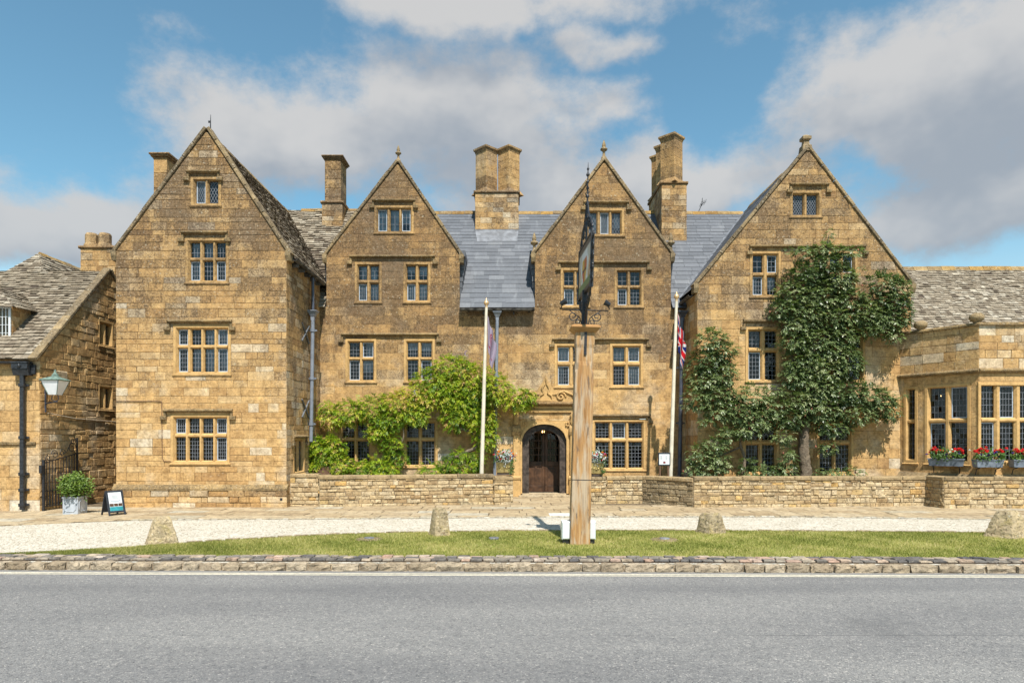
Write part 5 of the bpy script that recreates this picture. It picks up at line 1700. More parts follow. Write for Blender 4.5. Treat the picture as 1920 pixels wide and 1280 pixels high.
garden_wall('stone terrace wall with moulded coping below the red flower boxes', [(12.30, 20.4), (12.41, 19.62), (16.2, 19.62)], [.80, .80], wt=[.5, .2], cop=.10)

# ================================================================== SIGNPOST
PX, PY = 1.30, 13.2
post = thing('inn_signpost', (PX, PY, 0), 'tall oak post carrying a wrought iron framed pictorial inn sign', 'signpost')
hw = .178
pb = MB()
def ring_ch(z, w_, c):
    return [(PX + x, PY + y, z) for x, y in ((-w_ + c, -w_), (w_ - c, -w_), (w_, -w_ + c), (w_, w_ - c), (w_ - c, w_), (-w_ + c, w_), (-w_, w_ - c), (-w_, -w_ + c))]
pb.rings([ring_ch(-.05, hw + .012, .012), ring_ch(1.35, hw + .004, .012), ring_ch(3.28, hw, .012), ring_ch(3.34, hw, .05), ring_ch(3.42, hw, .05), ring_ch(3.5, hw - .012, .02), ring_ch(3.75, hw - .01, .02), ring_ch(3.82, hw + .002, .02), ring_ch(4.06, hw + .004, .02)], sm=False)
mesh_obj('post_shaft', pb, M['post'], post)
cp = MB()
cp.rings([[(PX + x * k, PY + y * k, z) for x, y in ((-1, -1), (1, -1), (1, 1), (-1, 1))] for k, z in ((hw + .005, 4.05), (hw + .03, 4.06), (hw + .09, 4.13), (hw + .10, 4.135), (hw + .10, 4.165), (hw + .04, 4.19))], sm=False)
mesh_obj('post_cap', cp, M['cap'], post)
sfr = Frame((PX, PY - hw, 0), (1, 0, 0), (0, -1, 0))
mesh_obj('strap', MB().box(sfr, -.02, .03, 3.62, 4.1, -.01, .014), M['iron'], post)
mesh_obj('strap', MB().box(sfr, -hw - .006, hw + .006, 1.225, 1.24, -.02, .006), M['iron'], post)
# board in the plane of the depth axis
BX = PX - .01
bc = Vector((BX, PY + .02, 5.32))
bl_, bh = .70, .47
SA, CA = math.sin(math.radians(-3.3)), math.cos(math.radians(-3.3))
ns, nt = 48, 34
def paint(s, t):
    """heraldic picture: s 0..1 along, t 0..1 up"""
    x, y = (s - .5) * 2, t
    c = (.50, .44, .33)
    if y > .86 or y < .06 or abs(x) > .93: c = (.10, .075, .05)
    elif y < .22: c = (.16, .20, .08)
    elif abs(x) < .34 * (1 if y > .42 else max(0, (y - .16) / .26) ** .5) and y < .68:
        q = (x > 0) ^ (y > .46)
        c = (.45, .12, .035) if q else (.55, .33, .06)
        if abs(x) < .03 or abs(y - .46) < .02: c = (.10, .05, .03)
    elif y < .84 and (abs(abs(x) - .42 - .12 * math.sin(y * 14)) < .12 or (abs(x) < .2 and y > .68)): c = (.56, .58, .58)
    elif y > .6: c = (.44, .42, .36)
    elif abs(x) > .62 and .2 < y < .6 and math.sin(x * 19 + y * 11) > .1: c = (.38, .20, .08)
    return c
sv, sf, scol = [], [], []
for side, off in ((-1, -.022), (1, .022)):
    b0 = len(sv)
    for i in range(ns + 1):
        for j in range(nt + 1):
            s, t = i / ns, j / nt
            sv.append(tuple(Frame(bc, (SA, CA, 0), (CA, -SA, 0)).P(-bl_ + 2 * bl_ * s, -bh + 2 * bh * t, off)))
            scol.append((*[q_ * 1.15 for q_ in paint(s, t)], 1))
    for i in range(ns):
        for j in range(nt):
            a = b0 + i * (nt + 1) + j
            sf.append((a, a + 1, a + nt + 2, a + nt + 1))
me = bpy.data.meshes.new('painted_board')
me.from_pydata(sv, [], sf)
ca = me.color_attributes.new('paint', 'FLOAT_COLOR', 'POINT')
ca.data.foreach_set('color', [c for q in scol for c in q])
me.materials.append(M['painted'])
o = bpy.data.objects.new('painted_board', me); COL.objects.link(o); finish(o, post)
ir = MB()
fb = Frame(bc, (SA, CA, 0), (CA, -SA, 0))
def BP(s, t, x=0.0): return fb.P(s, t, x)
for a in (-bl_ - .03, bl_):
    ir.box(fb, a, a + .03, -bh - .05, bh + .05, -.035, .035, bev=.006)
for a in (-bh - .03, bh):
    ir.box(fb, -bl_, bl_, a, a + .03, -.034, .034)
# scrolls hugging the frame and the tall cresting
def scroll(cs, ct, r0, turns, start, rad, sgn=1, x=0.0):
    pts = []
    n = int(14 * turns)
    for i in range(n + 1):
        a = start + sgn * 2 * math.pi * turns * i / n
        r = r0 * (1 - .8 * i / n)
        pts.append(BP(cs + r * math.cos(a), ct + r * math.sin(a), x))
    ir.tube(pts, rad, 5)
for s in (-1, 1):
    for k in range(5):
        scroll(s * (bl_ + .09), -bh + .1 + k * .2, .075, 1.3, math.pi / 2 * (k % 4), .014, s)
    for k in range(3):
        scroll(s * (.18 + k * .2), bh + .14 + .22 * (2 - k) * .5, .12 - .015 * k, 1.4, 0 if s > 0 else math.pi, .016, s)
        scroll(s * (.15 + k * .2), -bh - .12 - .12 * (2 - k) * .6, .11 - .01 * k, 1.4, 0 if s > 0 else math.pi, .016, -s)
    ir.tube([BP(s * .68, bh + .05), BP(s * .5, bh + .34), BP(s * .26, bh + .46), BP(s * .14, bh + .66), BP(0, bh + .85)], [.016, .018, .018, .016, .014], 6)
    ir.tube([BP(s * .66, -bh - .02), BP(s * .45, -bh - .28), BP(s * .18, -bh - .4), BP(s * .08, -bh - .66)], [.018, .02, .022, .024], 6)
ir.tube([BP(0, bh), BP(0, bh + .6), BP(0, bh + 1.42), BP(0, bh + 1.58)], [.022, .02, .012, .003], 6)
for z, r in ((.5, .05), (.72, .045), (.92, .04), (1.08, .036), (1.2, .032), (1.34, .04), (1.45, .028)):
    p = BP(0, bh + z)
    ir.lathe(p, [(.006, -r * 1.3), (r, -r * .2), (r * .8, r * .3), (.006, r * 1.5)], 6)
for k in range(6):
    a = BP(.04 * (-1) ** k, bh + .58 + k * .1)
    ir.tube([a, a + Vector((.05 * (-1) ** k, .05 * (-1) ** k, .05)), a + Vector((.03 * (-1) ** k, .07 * (-1) ** k, .09))], [.012, .01, .004], 5)
ir.box(Frame((BX, PY, 4.18), (1, 0, 0), (0, -1, 0)), -.055, .055, 0, .70, -.055, .055, bev=.012)
mesh_obj('sign_frame', ir, M['iron'], post)
# lamp arms with curls on both sides
for s in (-1, 1):
    am = MB()
    z0 = 4.50
    am.tube([(PX + s * .03, PY, z0), (PX + s * .44, PY, z0), (PX + s * .47, PY, z0 + .03), (PX + s * .43, PY, z0 + .12)], .012, 5)
    for cxx, czz, r, st_ in ((.23, z0 - .12, .10, math.pi), (.13, z0 - .235, .07, math.pi)):
        pts = []
        for i in range(24):
            a = st_ - s * 0 + 2 * math.pi * 1.35 * i / 23
            rr = r * (1 - .75 * i / 23)
            pts.append((PX + s * (cxx - rr * math.cos(a) * -1), PY - .02, czz + rr * math.sin(a)))
        am.tube(pts, .010, 5)
    am.tube([(PX + s * .05, PY, 4.2), (PX + s * .10, PY, 4.36), (PX + s * .3, PY, z0 - .01)], .010, 5)
    c = Vector((PX + s * .42, PY, z0 + .14)); d = Vector((-s * .8, 0, .45)).normalized()
    am.tube([c - d * .07, c - d * .05, c + d * .05, c + d * .055], [.025, .045, .06, .062], 8)
    mesh_obj('spotlight_arm', am, M['iron'], post)
post.rotation_euler = (0, math.radians(1.45), 0)
for i, (a, b, lb) in enumerate(((1053.5, 1069, 'white metal electrical box standing left of the oak post'), (1102.5, 1117, 'white metal electrical box standing right of the oak post'))):
    Yb = 13.12
    x0, x1 = X(a, Yb), X(b, Yb)
    t = thing('electrical_box', ((x0 + x1) / 2, Yb + .1, 0), lb, 'electrical box', 'boxes at the foot of the signpost')
    f = front(Yb)
    ztop = Z(977, Yb)
    mesh_obj('cabinet', MB().box(f, x0, x1 + (.02 if i == 0 else 0), .08, ztop, -.30, 0, bev=.012), M['white_box'], t)
    mesh_obj('lid', MB().box(f, x0 + .015, x1 - .01, .1, ztop - .02, .001, .016, bev=.005), M['white_box'], t)
    mesh_obj('plinth', MB().box(f, x0 + .02, x1 - .02, -.02, .08, -.28, -.02), M['iron'], t)

# ================================================================== BOULDERS ON THE LAWN
def boulder(px, by, ty, bw, tw, label, seed, lean=0.0, depth=.8):
    R = random.Random(seed)
    Y = gy(by)
    s = Y / F
    h = (by - ty) * s * 1.0
    cxx = X(px, Y)
    t = thing('guard_stone', (cxx, Y + .2, 0), label, 'boulder', 'tapered stones guarding the lawn')
    rings = []
    N = 20
    ph = R.uniform(0, 6)
    for k in range(13):
        q = k / 12
        zz = h * q
        wx = (bw * (1 - q) + tw * q) * s / 2
        if q > .88: wx *= 1 - (q - .88) * 1.6
        wy = wx * depth
        ring = []
        for j in range(N):
            a = 2 * math.pi * j / N
            ca, sa = math.cos(a), math.sin(a)
            c4, s4 = math.cos(a - .5), math.sin(a - .5)
            k2 = (abs(c4) ** 12 + abs(s4) ** 12) ** (-1 / 12) * .88      # squarish plan
            nz = 1 + .03 * math.sin(a * 3 + ph + q * 4) + R.uniform(-.03, .03)
            ring.append((cxx + lean * q * s + ca * k2 * wx * nz, Y + .25 + sa * k2 * wy * nz, zz - .03 + R.uniform(-.02, .02)))
        rings.append(ring)
    mb = MB().rings(rings, .5, .55, sm=False)
    mesh_obj('stone_body', mb, M['boulder'], t)
boulder(290, 1021, 968, 66, 32, 'broad pyramid shaped lichened stone at the left end of the lawn', 1, 2)
boulder(822, 1006, 951, 39, 24, 'narrow upright tapered stone on the lawn left of the signpost', 2, -1)
boulder(1339, 1001, 961, 50, 34, 'squat yellow lichened stone on the lawn right of the signpost', 3, 0)
boulder(1904, 1009, 956, 74, 34, 'rough brown tapered stone at the right edge of the lawn', 4, 4)
for i, (px, py, lb) in enumerate(((692, 1010, 'round uplight set in bare earth on the left lawn'), (926, 1010, 'small round uplight sunk in grass left of the signpost'), (1246, 1011, 'round uplight set in bare earth right of the signpost'))):
    Y = gy(py)
    t = thing('ground_uplight', (X(px, Y), Y, 0), lb, 'ground light', 'uplights in the lawn')
    mesh_obj('rim', MB().lathe((X(px, Y), Y, 0), [(.10, -.01), (.10, .035), (.075, .036)], 14), M['lead'], t)
    mesh_obj('lens', MB().lathe((X(px, Y), Y, 0), [(.074, -.01), (.072, .031), (.01, .033)], 14), M['pipe_dark'], t)
    if i != 1:
        mesh_obj('earth_ring', MB().lathe((X(px, Y), Y, 0), [(.3, -.01), (.26, .012), (.105, .018)], 12), M['rubble_mortar'], t)

# ================================================================== FLAGPOLES AND FLAGS
def flagpole(px0, py0, px1, py1, Y, label):
    a = Vector((X(px0, Y), Y, 0)); b = PW(px1, py1, Y)
    t = thing('flagpole', a, label, 'flagpole', 'white flagpoles behind the garden walls')
    mesh_obj('pole', MB().tube([a, a.lerp(b, .5), b], [.068, .06, .045], 12), M['cream_paint'], t)
    mesh_obj('ball_finial', MB().lathe(b, [(.045, -.03), (.05, .0), (.03, .03), (.07, .07), (.085, .12), (.07, .17), (.03, .2), (.012, .28)], 12), M['gold'], t)
    return a, b
def flag_mesh(name, top, hoist, fly, down, outx, colf, label, phase, wind=.05):
    n1, n2 = 90, 70
    V_, C_ = [], []
    for i in range(n1 + 1):
        t = i / n1
        for j in range(n2 + 1):
            s = j / n2
            amp = wind * min(1, t * 3)
            fold = math.sin(t * 13 + s * 2.2 + phase) * amp
            xo = t * fly * outx * (.75 + .25 * math.cos(s * 3)) + fold * .45
            V_.append((top.x + .05 + xo, top.y - .03 + math.cos(t * 13 + s * 2.0 + phase) * amp * 1.5, top.z - s * hoist * (1 - .1 * t) - t * fly * down))
            C_ += [*colf(t, s), 1]
    me = bpy.data.meshes.new(name)
    me.from_pydata(V_, [], [(i * (n2 + 1) + j, i * (n2 + 1) + j + 1, (i + 1) * (n2 + 1) + j + 1, (i + 1) * (n2 + 1) + j) for i in range(n1) for j in range(n2)])
    me.polygons.foreach_set('use_smooth', [True] * len(me.polygons))
    ca = me.color_attributes.new('paint', 'FLOAT_COLOR', 'POINT'); ca.data.foreach_set('color', C_)
    me.materials.append(M['cloth'])
    o = bpy.data.objects.new(name, me); COL.objects.link(o)
    finish(o, None, None, label, 'flag')
def union(t, s):
    x, y = t * 2, s                       # 2 x 1
    W_, R_, B_ = (.62, .62, .62), (.55, .02, .03), (.012, .025, .16)
    if abs(y - .5) < .10 or abs(x - 1) < .10: return R_
    if abs(y - .5) < .167 or abs(x - 1) < .167: return W_
    d1 = (y - x / 2) / math.sqrt(1.25); d2 = (y - (1 - x / 2)) / math.sqrt(1.25)
    l = x < 1
    if (0 < d1 < .067 if l else -.067 < d1 < 0) or (-.067 < d2 < 0 if not l else 0 < d2 < .067): return R_
    if abs(d1) < .1 or abs(d2) < .1: return W_
    return B_
def lilac(t, s):
    c = (.36, .31, .40)
    x, y = t * 1.7, s
    r = math.hypot(x - .75, y - .42)
    if abs(r - .20) < .02 or abs(r - .13) < .013: return (.28, .02, .06)
    if r < .12 and math.sin(x * 60) * math.cos(y * 50) > .1: return (.28, .02, .06)
    if .70 < y < .78 and .25 < x < 1.3 and math.sin(x * 38) * math.sin(x * 23 + 1) > -.1: return (.28, .02, .06)
    if .83 < y < .87 and .4 < x < 1.1 and math.sin(x * 70) > .0: return (.28, .02, .06)
    return c
a, b = flagpole(901.5, 890, 912, 575, 21.6, 'cream flagpole left of the door with a pale lilac flag')
flag_mesh('flag', a.lerp(b, .955), 1.0, 1.45, .66, .19, lilac, 'limp pale lilac flag with a dark red crest', 1.2)
a, b = flagpole(1255.5, 895, 1268.5, 563, 21.5, 'cream flagpole near the menu board with the union flag')
flag_mesh('flag', a.lerp(b, .935), .95, 1.5, .64, .17, union, 'limp red, white and blue union flag', .3, .06)

# ================================================================== MENU BOARD
Ymn = 21.4
f = front(Ymn)
t = thing('menu_board', (X(1246, Ymn), Ymn, 0), 'white framed menu board on two posts behind the wall', 'menu board')
u0, u1, v0, v1 = X(1234.5, Ymn), X(1257, Ymn), Z(872.5, Ymn), Z(848, Ymn)
mesh_obj('case', MB().box(f, u0, u1, v0, v1, -.06, 0, bev=.01), M['black_frame'], t)
mesh_obj('menu_sheet', MB().box(f, u0 + .025, u1 - .03, v0 + .035, v1 - .05, .001, .006), M['white_box'], t)
pr = MB().box(f, u0 + .15, u0 + .22, v0 + .07, v0 + .13, .0065, .009)
mesh_obj('red_emblem', pr, plain('dark_red_print', (.20, .015, .02), .6), t)
tx = MB()
for k in range(7):
    for q, (aa, bb) in enumerate(((.06, .13), (.22, .29))):
        tx.box(f, u0 + aa, u0 + bb - random.uniform(0, .03), v1 - .09 - k * .022, v1 - .085 - k * .022, .0065, .0075)
mesh_obj('print', tx, M['tie_iron'], t)
for u in (u0 + .05, u1 - .07):
    mesh_obj('leg', MB().box(f, u - .02, u + .03, 0, v0, -.055, -.01, bev=.006), M['pot_dark'], t)

# ================================================================== PLANTERS BY THE DOOR
def trough(px0, px1, py0, py1, Y, label, seed):
    random.seed(seed)
    f = front(Y)
    u0, u1, v0, v1 = X(px0, Y), X(px1, Y), Z(py1, Y), Z(py0, Y)
    t = thing('flower_trough', ((u0 + u1) / 2, Y + .2, v0), label, 'planter', 'brass troughs flanking the door')
    mb = MB()
    mb.rings([[f.P(x, v, d) for x, d in ((u0 + k, -k * .5), (u1 - k, -k * .5), (u1 - k, -.4 + k * .5), (u0 + k, -.4 + k * .5))] for k, v in ((.03, v0), (.015, v0 + .02), (.0, v1 - .03), (-.012, v1 - .025), (-.012, v1), (.02, v1), (.03, v1 - .05))], sm=False)
    # embossed crest and swag
    for k in range(5):
        mb.lathe(f.P((u0 + u1) / 2 + (k - 2) * .07, (v0 + v1) / 2 - .03 + .02 * abs(k - 2), .0), [(.01, -.03), (.03, 0), (.01, .03)], 6)
    mesh_obj('box', mb, M['brass'], t)
    mesh_obj('foot', MB().box(f, u0 + .02, u1 - .02, v0 - .07, v0, -.36, -.03), M['door_frame'], t)
    mesh_obj('soil', MB().box(f, u0 + .03, u1 - .03, v1 - .09, v1 - .03, -.36, -.03), M['soil'], t)
    cxx, cz_ = (u0 + u1) / 2, v1 + .12
    w_ = (u1 - u0) / 2
    leaf_cloud('foliage', [((cxx, Y + .2, cz_ + .02), (w_ * 1.15, .2, .18), 1)], 420, .075, 'plant_leaf', t, aspect=.5, clump=10)
    leaf_cloud('silver_foliage', [((cxx + .02, Y + .08, cz_ + .05), (w_ * .95, .16, .15), 1)], 520, .085, 'silver_leaf', t, aspect=.28, clump=12)
    leaf_cloud('trailing_ivy', [((u1 - .02, Y + .02, v1 - .12), (.06, .05, .24), 1)], 160, .05, 'plant_leaf', t, clump=8)
    for nm, k, c0, s0 in (('white', 14, (0, .24), .05), ('orange', 13, (-.16, .16), .085), ('purple', 10, (.1, .12), .075), ('crimson', 12, (-.1, .08), .085), ('pink', 9, (.06, .2), .07)):
        pts = [(cxx + c0[0] * (w_ / .25) * random.choice((1, 1, -1)) + random.gauss(0, w_ * .45), Y - .06 + random.uniform(-.03, .15), cz_ + c0[1] * .7 + random.gauss(0, .06)) for _ in range(k)]
        flowers(nm + '_flowers', pts, s0, 'f_' + nm, t)
trough(930.5, 961, 867, 886, 20.8, 'brass trough of white and orange flowers left of the door', 11)
trough(1104.5, 1131.5, 868, 888, 20.95, 'brass trough of white and pink flowers right of the door', 12)

# ================================================================== WINDOW BOXES ON THE BAY
def window_box(c, U, ln, label, seed):
    random.seed(seed)
    U = Vector(U).normalized(); N = Vector((U.y, -U.x, 0))
    f = Frame(c, U, N)
    t = thing('window_box', c, label, 'window box', 'flower boxes on the bay window')
    mb = MB()
    mb.rings([[f.P(x, v, d) for x, d in ((-ln / 2 + k, .0), (-ln / 2 + k, .24 - k), (ln / 2 - k, .24 - k), (ln / 2 - k, .0))] for k, v in ((.03, 0), (.0, .19), (-.015, .195), (-.015, .225), (.02, .225), (.03, .18))], sm=False)
    mesh_obj('box', mb, M['window_box'], t)
    ed = MB()
    for k in range(13):
        ed.box(f, -ln / 2 + .03 + k * (ln - .06) / 13, -ln / 2 + .03 + (k + .6) * (ln - .06) / 13, .17, .188, .225, .245)
    mesh_obj('fluting', ed, M['window_box'], t)
    mesh_obj('soil', MB().box(f, -ln / 2 + .03, ln / 2 - .03, .12, .2, .02, .21), M['soil'], t)
    for s in (-1, 1):
        mesh_obj('bracket', MB().tube([f.P(s * ln * .36, -.22, -.0), f.P(s * ln * .36, -.06, .06), f.P(s * ln * .36, -.02, .2)], .014, 5).box(f, s * ln * .36 - .014, s * ln * .36 + .014, -.02, .0, -.02, .23), M['iron'], t)
    pc = f.P(0, .34, .13)
    leaf_cloud('foliage', [((pc.x, pc.y, pc.z - .02), (abs(U.x) * ln * .52 + .05, .14, .13), 1), (tuple(f.P(-ln * .3, .34, .14)), (.18, .12, .12), .5), (tuple(f.P(ln * .32, .33, .14)), (.17, .12, .11), .5)], 620, .07, 'plant_leaf', t, aspect=.6, clump=10)
    for nm, k, s0, h0 in (('red', 30, .10, .46), ('white', 7, .08, .42), ('purple', 13, .085, .33)):
        pts = []
        for _ in range(k):
            u = random.choice((-.38, -.2, .3, .42)) * ln + random.gauss(0, .06) if nm == 'red' else random.gauss(0, ln * .22)
            pts.append(tuple(f.P(u, h0 + random.gauss(0, .045), random.uniform(.12, .27))))
        flowers(nm + '_flowers', pts, s0, 'f_' + nm, t, 7)
U1 = PB[2] - PB[1]
m1 = PB[1].lerp(PB[2], .48)
n1 = Vector((U1.y, -U1.x, 0)).normalized()
# boxes hang level in front of the sills
window_box(tuple(m1 + n1 * .12 + Vector((0, 0, 1.18))), (.9, -.75, 0), .92, 'window box of red and white flowers on the angled bay light', 21)
window_box((13.76, 19.86, 1.18), (1, 0, 0), .78, 'window box of red and purple flowers left on the front of the bay', 22)
window_box((14.82, 19.86, 1.18), (1, 0, 0), .78, 'window box of red flowers cut by the right picture edge', 23)
random.seed(99)

# ================================================================== LANTERN, GATE, PLANTER, A-BOARD at the left
lx, ly = X(103.5, 18.85), 18.85
z0, z1 = Z(740, ly), Z(712, ly)
t = thing('wall_lantern', (XC, 19.1, Z(755, 19.1)), 'four sided lantern with green copper top bracketed on the cottage wall', 'lantern')
r0, r1 = .115, .24
mb = MB()
mb.rings([[(lx + x * r, ly + y * r, z) for x, y in ((-1, -1), (1, -1), (1, 1), (-1, 1))] for r, z in ((r0, z0), (r1, z1 - .02))], sm=False)
mesh_obj('glass', mb, M['frosted'], t)
mb = MB()
for x, y in ((-1, -1), (1, -1), (1, 1), (-1, 1)):
    mb.tube([(lx + x * r0, ly + y * r0, z0), (lx + x * r1, ly + y * r1, z1 - .02)], .011, 4)
mb.rings([[(lx + x * r, ly + y * r, z) for x, y in ((-1, -1), (1, -1), (1, 1), (-1, 1))] for r, z in ((r1 + .02, z1 - .03), (r1 + .035, z1), (r1 * .5, z1 + .07), (r1 * .34, z1 + .09))], sm=False)
mb.lathe((lx, ly, z1 + .09), [(.10, 0), (.08, .035), (.09, .05), (.045, .085), (.05, .10), (.018, .13), (.03, .16), (.006, .20)], 10)
mesh_obj('copper_top', mb, M['copper'], t)
mb = MB()
bz = Z(756, 19.1)
mb.box(Frame((XC, 19.1, bz), (0, 1, 0), (1, 0, 0)), -.03, .03, -.25, .38, .0, .03, bev=.006)
mb.tube([(XC + .03, 19.1, bz), (lx + .05, ly, bz + .04)], .022, 6)
mb.tube([(lx, ly, bz + .04), (lx - .1, ly, bz + .10), (lx - .07, ly, z0)], .012, 5).tube([(lx, ly, bz + .04), (lx + .1, ly, bz + .10), (lx + .07, ly, z0)], .012, 5)
mesh_obj('bracket', mb, M['pipe_dark'], t)

ga, gb = Vector((-12.98, 18.92, 0)), Vector((-12.90, 20.25, 0))
t = thing('iron_gate', ga, 'black wrought iron gate with scrolled top standing open against the cottage', 'gate')
gu = (gb - ga).normalized(); gl = (gb - ga).length
fg = Frame(ga, gu, Vector((gu.y, -gu.x, 0)))
def gtop(u): return 1.33 + .24 * (u / gl)
mesh_obj('post', MB().box(fg, -.03, .03, 0, 1.42, -.03, .03, bev=.006), M['iron'], t)
mesh_obj('post', MB().box(fg, gl - .02, gl + .02, .06, 2.03, -.02, .02, bev=.004), M['iron'], t)
nb_ = 12
for k in range(1, nb_):
    u = gl * k / nb_
    mesh_obj('bar', MB().tube([fg.P(u, .1, 0), fg.P(u, gtop(u), 0)], .011, 5), M['iron'], t)
mb = MB()
for z in (.12, .55):
    mb.box(fg, 0, gl, z - .012, z + .012, -.016, .016)
mb.tube([fg.P(0, gtop(0), 0), fg.P(gl, gtop(gl), 0)], .014, 5)
for k in range(nb_ * 2):
    u = gl * (k + .5) / (nb_ * 2)
    if k % 2 == 0:
        mb.tube([fg.P(u, .12, 0), fg.P(u, .50, 0), fg.P(u, .62, 0)], [.008, .008, .002], 5)
mesh_obj('rail', mb, M['iron'], t)
mb = MB()
def gscroll(u, v, r, turns, st_, sg):
    pts = []
    for i in range(22):
        a = st_ + sg * 2 * math.pi * turns * i / 21
        rr = r * (1 - .75 * i / 21)
        pts.append(fg.P(u + rr * math.cos(a), v + rr * math.sin(a), 0))
    mb.tube(pts, .010, 5)
for u, dv, r, st_, sg in ((.16, .10, .10, -1.6, -1), (.42, .15, .14, 3.1, -1), (.72, .14, .12, 0, 1), (1.12, .20, .17, 0, 1), (1.16, .40, .12, 1.5, -1)):
    gscroll(u, gtop(u) + dv, r, 1.35, st_, sg)
mb.tube([fg.P(.5, gtop(.5) + .1, 0), fg.P(.9, gtop(.9) + .12, 0), fg.P(1.1, gtop(1.1) + .4, 0), fg.P(gl, 2.0, 0)], .011, 5)
mesh_obj('scrollwork', mb, M['iron'], t)
mesh_obj('lock_box', MB().box(fg, -.14, -.02, 1.05, 1.27, -.04, .04, bev=.01), M['iron'], t)

# square planter with clipped bush
Yq = 18.1
qx0, qx1 = X(117.5, Yq), X(146, Yq)
qc = Vector(((qx0 + qx1) / 2, Yq + .24, 0))
t = thing('square_planter', qc, 'pale grey square planter with a clipped round bush by the gate', 'planter')
qw = (qx1 - qx0) / 2
fq = Frame((qc.x, Yq, 0), (1, 0, 0), (0, -1, 0))
qh = Z(931, Yq)
mesh_obj('tub', MB().rings([[fq.P(x * (qw + k), v, d) for x, d in ((-1, k), (1, k), (1, -2 * qw - k), (-1, -2 * qw - k))] for k, v in ((0, .0), (0, qh - .04), (.018, qh - .035), (.018, qh), (-.03, qh), (-.04, qh - .06))], sm=False), M['planter'], t)
fq2 = Frame((qc.x + qw, Yq + qw, 0), (0, 1, 0), (1, 0, 0))
for ff in (fq, fq2):
    mb = MB()
    pts = [(-.15, -.09), (-.09, -.15), (.09, -.15), (.15, -.09), (.15, .09), (.09, .15), (-.09, .15), (-.15, .09)]
    mb.tube([ff.P(a, b + qh * .48, .002) for a, b in pts + pts[:1]], .012, 5)
    mesh_obj('panel_moulding', mb, M['planter'], t)
mesh_obj('soil', MB().box(fq, -qw + .05, qw - .05, qh - .08, qh - .03, -2 * qw + .05, -.05), M['soil'], t)
mesh_obj('stem', MB().tube([(qc.x, qc.y, qh - .05), (qc.x + .02, qc.y, qh + .12), (qc.x, qc.y, qh + .3)], [.03, .025, .02], 6), M['bark'], t)
bz = Z(910, 18.3)
leaf_cloud('bush', [((qc.x + .02, qc.y, bz - .02), (.40, .36, .24), 1), ((qc.x, qc.y, bz + .06), (.28, .28, .22), .6)], 2600, .085, 'bay_leaf', t, spread=.22, aspect=.42, clump=12, droop=.0, up=.6)

# A-board
ac = Vector((X(213, 18.0), 18.0, 0))
t = thing('pavement_sign', ac, 'black a-frame pavement sign with a pale poster beside the inn corner', 'pavement sign')
th_ = math.radians(57)
nd = Vector((math.sin(th_), -math.cos(th_), 0)); ed_ = Vector((math.cos(th_), math.sin(th_), 0))
hgt = .64
for s, nm in ((1, 'front_board'), (-1, 'rear_board')):
    top = ac + Vector((0, 0, hgt)) + nd * .01 * s
    bot = ac + nd * s * .20
    V = (top - bot)
    f = Frame(bot, ed_, (nd * s + Vector((0, 0, .3))).normalized(), V)
    L = V.length
    mb = MB()
    mb.box(f, -.22, -.175, 0, L, -.012, .012, bev=.004); mb.box(f, .175, .22, 0, L, -.012, .012, bev=.004)
    mb.box(f, -.175, .175, L - .04, L, -.012, .012); mb.box(f, -.175, .175, .08, .12, -.012, .012)
    mb.box(f, -.175, .175, .12, L - .04, -.008, .004)
    brd = mesh_obj(nm, mb, M['black_frame'], t)
    if s == 1:
        mesh_obj('poster', MB().box(f, -.165, .165, .125, L - .045, .0045, .006), M['white_box'], brd)
        mesh_obj('poster_band', MB().box(f, -.164, .164, .128, .235, .0065, .008), plain('teal_print', (.03, .24, .28), .5), brd)
        ph = MB()
        for u in (-.16, -.05, .06):
            ph.box(f, u, u + .1, .245, .32, .0065, .008)
        mesh_obj('poster_photos', ph, M['door_panel'], brd)
        mesh_obj('poster_plate', MB().lathe(Vector((0, 0, 0)), [(.0, 0)] * 2, 3) if False else MB().poly(f, [(.14 * math.cos(a), .42 + .07 * math.sin(a)) for a in np.linspace(math.pi, 2 * math.pi, 12)] + [(.10 * math.cos(a), .42 + .03 * math.sin(a)) for a in np.linspace(2 * math.pi, math.pi, 12)], .0065, .0075), M['planter'], brd)
        tx = MB()
        for k in range(4):
            tx.box(f, -.08, .08 - .02 * (k % 2), .455 + k * .025, .46 + k * .025, .0065, .0075)
        mesh_obj('poster_print', tx, M['tie_iron'], brd)

# ================================================================== CLIMBERS
def blob(px, py, r, Y, ry=None, dy=.24, wt=None):
    s = Y / F
    ry = ry or r
    return (tuple(PW(px, py, Y)), (r * s, dy, ry * s), wt or (r * ry / 900))
wis = thing('wisteria', (X(880, 23.1), 23.1, 0), 'yellow green wisteria climbing over the ground floor windows', 'climbing plant')
Yw = 23.08
WB = [(850, 695, 44, 26), (880, 720, 55, 40), (820, 722, 45, 34), (925, 735, 42, 30), (968, 752, 34, 22), (985, 750, 22, 14), (790, 750, 45, 30), (870, 765, 46, 34), (900, 790, 30, 34), (745, 765, 45, 26), (700, 770, 40, 24),
      (655, 778, 38, 22), (625, 785, 28, 20), (775, 780, 34, 22), (725, 795, 32, 22), (710, 815, 26, 18), (735, 840, 22, 26), (745, 865, 22, 16), (910, 825, 22, 26), (835, 745, 40, 30), (890, 745, 40, 32), (855, 790, 28, 22), (615, 768, 16, 10)]
spray_cloud('foliage', [blob(a, b - 5, c * .97, Yw, d * .92, .30) for a, b, c, d in WB], 6000, .21, .085, 'wisteria', wis, ymax=23.40, tone0=.54, tsd=.28, sag=.2, shell=.3)
bk = MB()
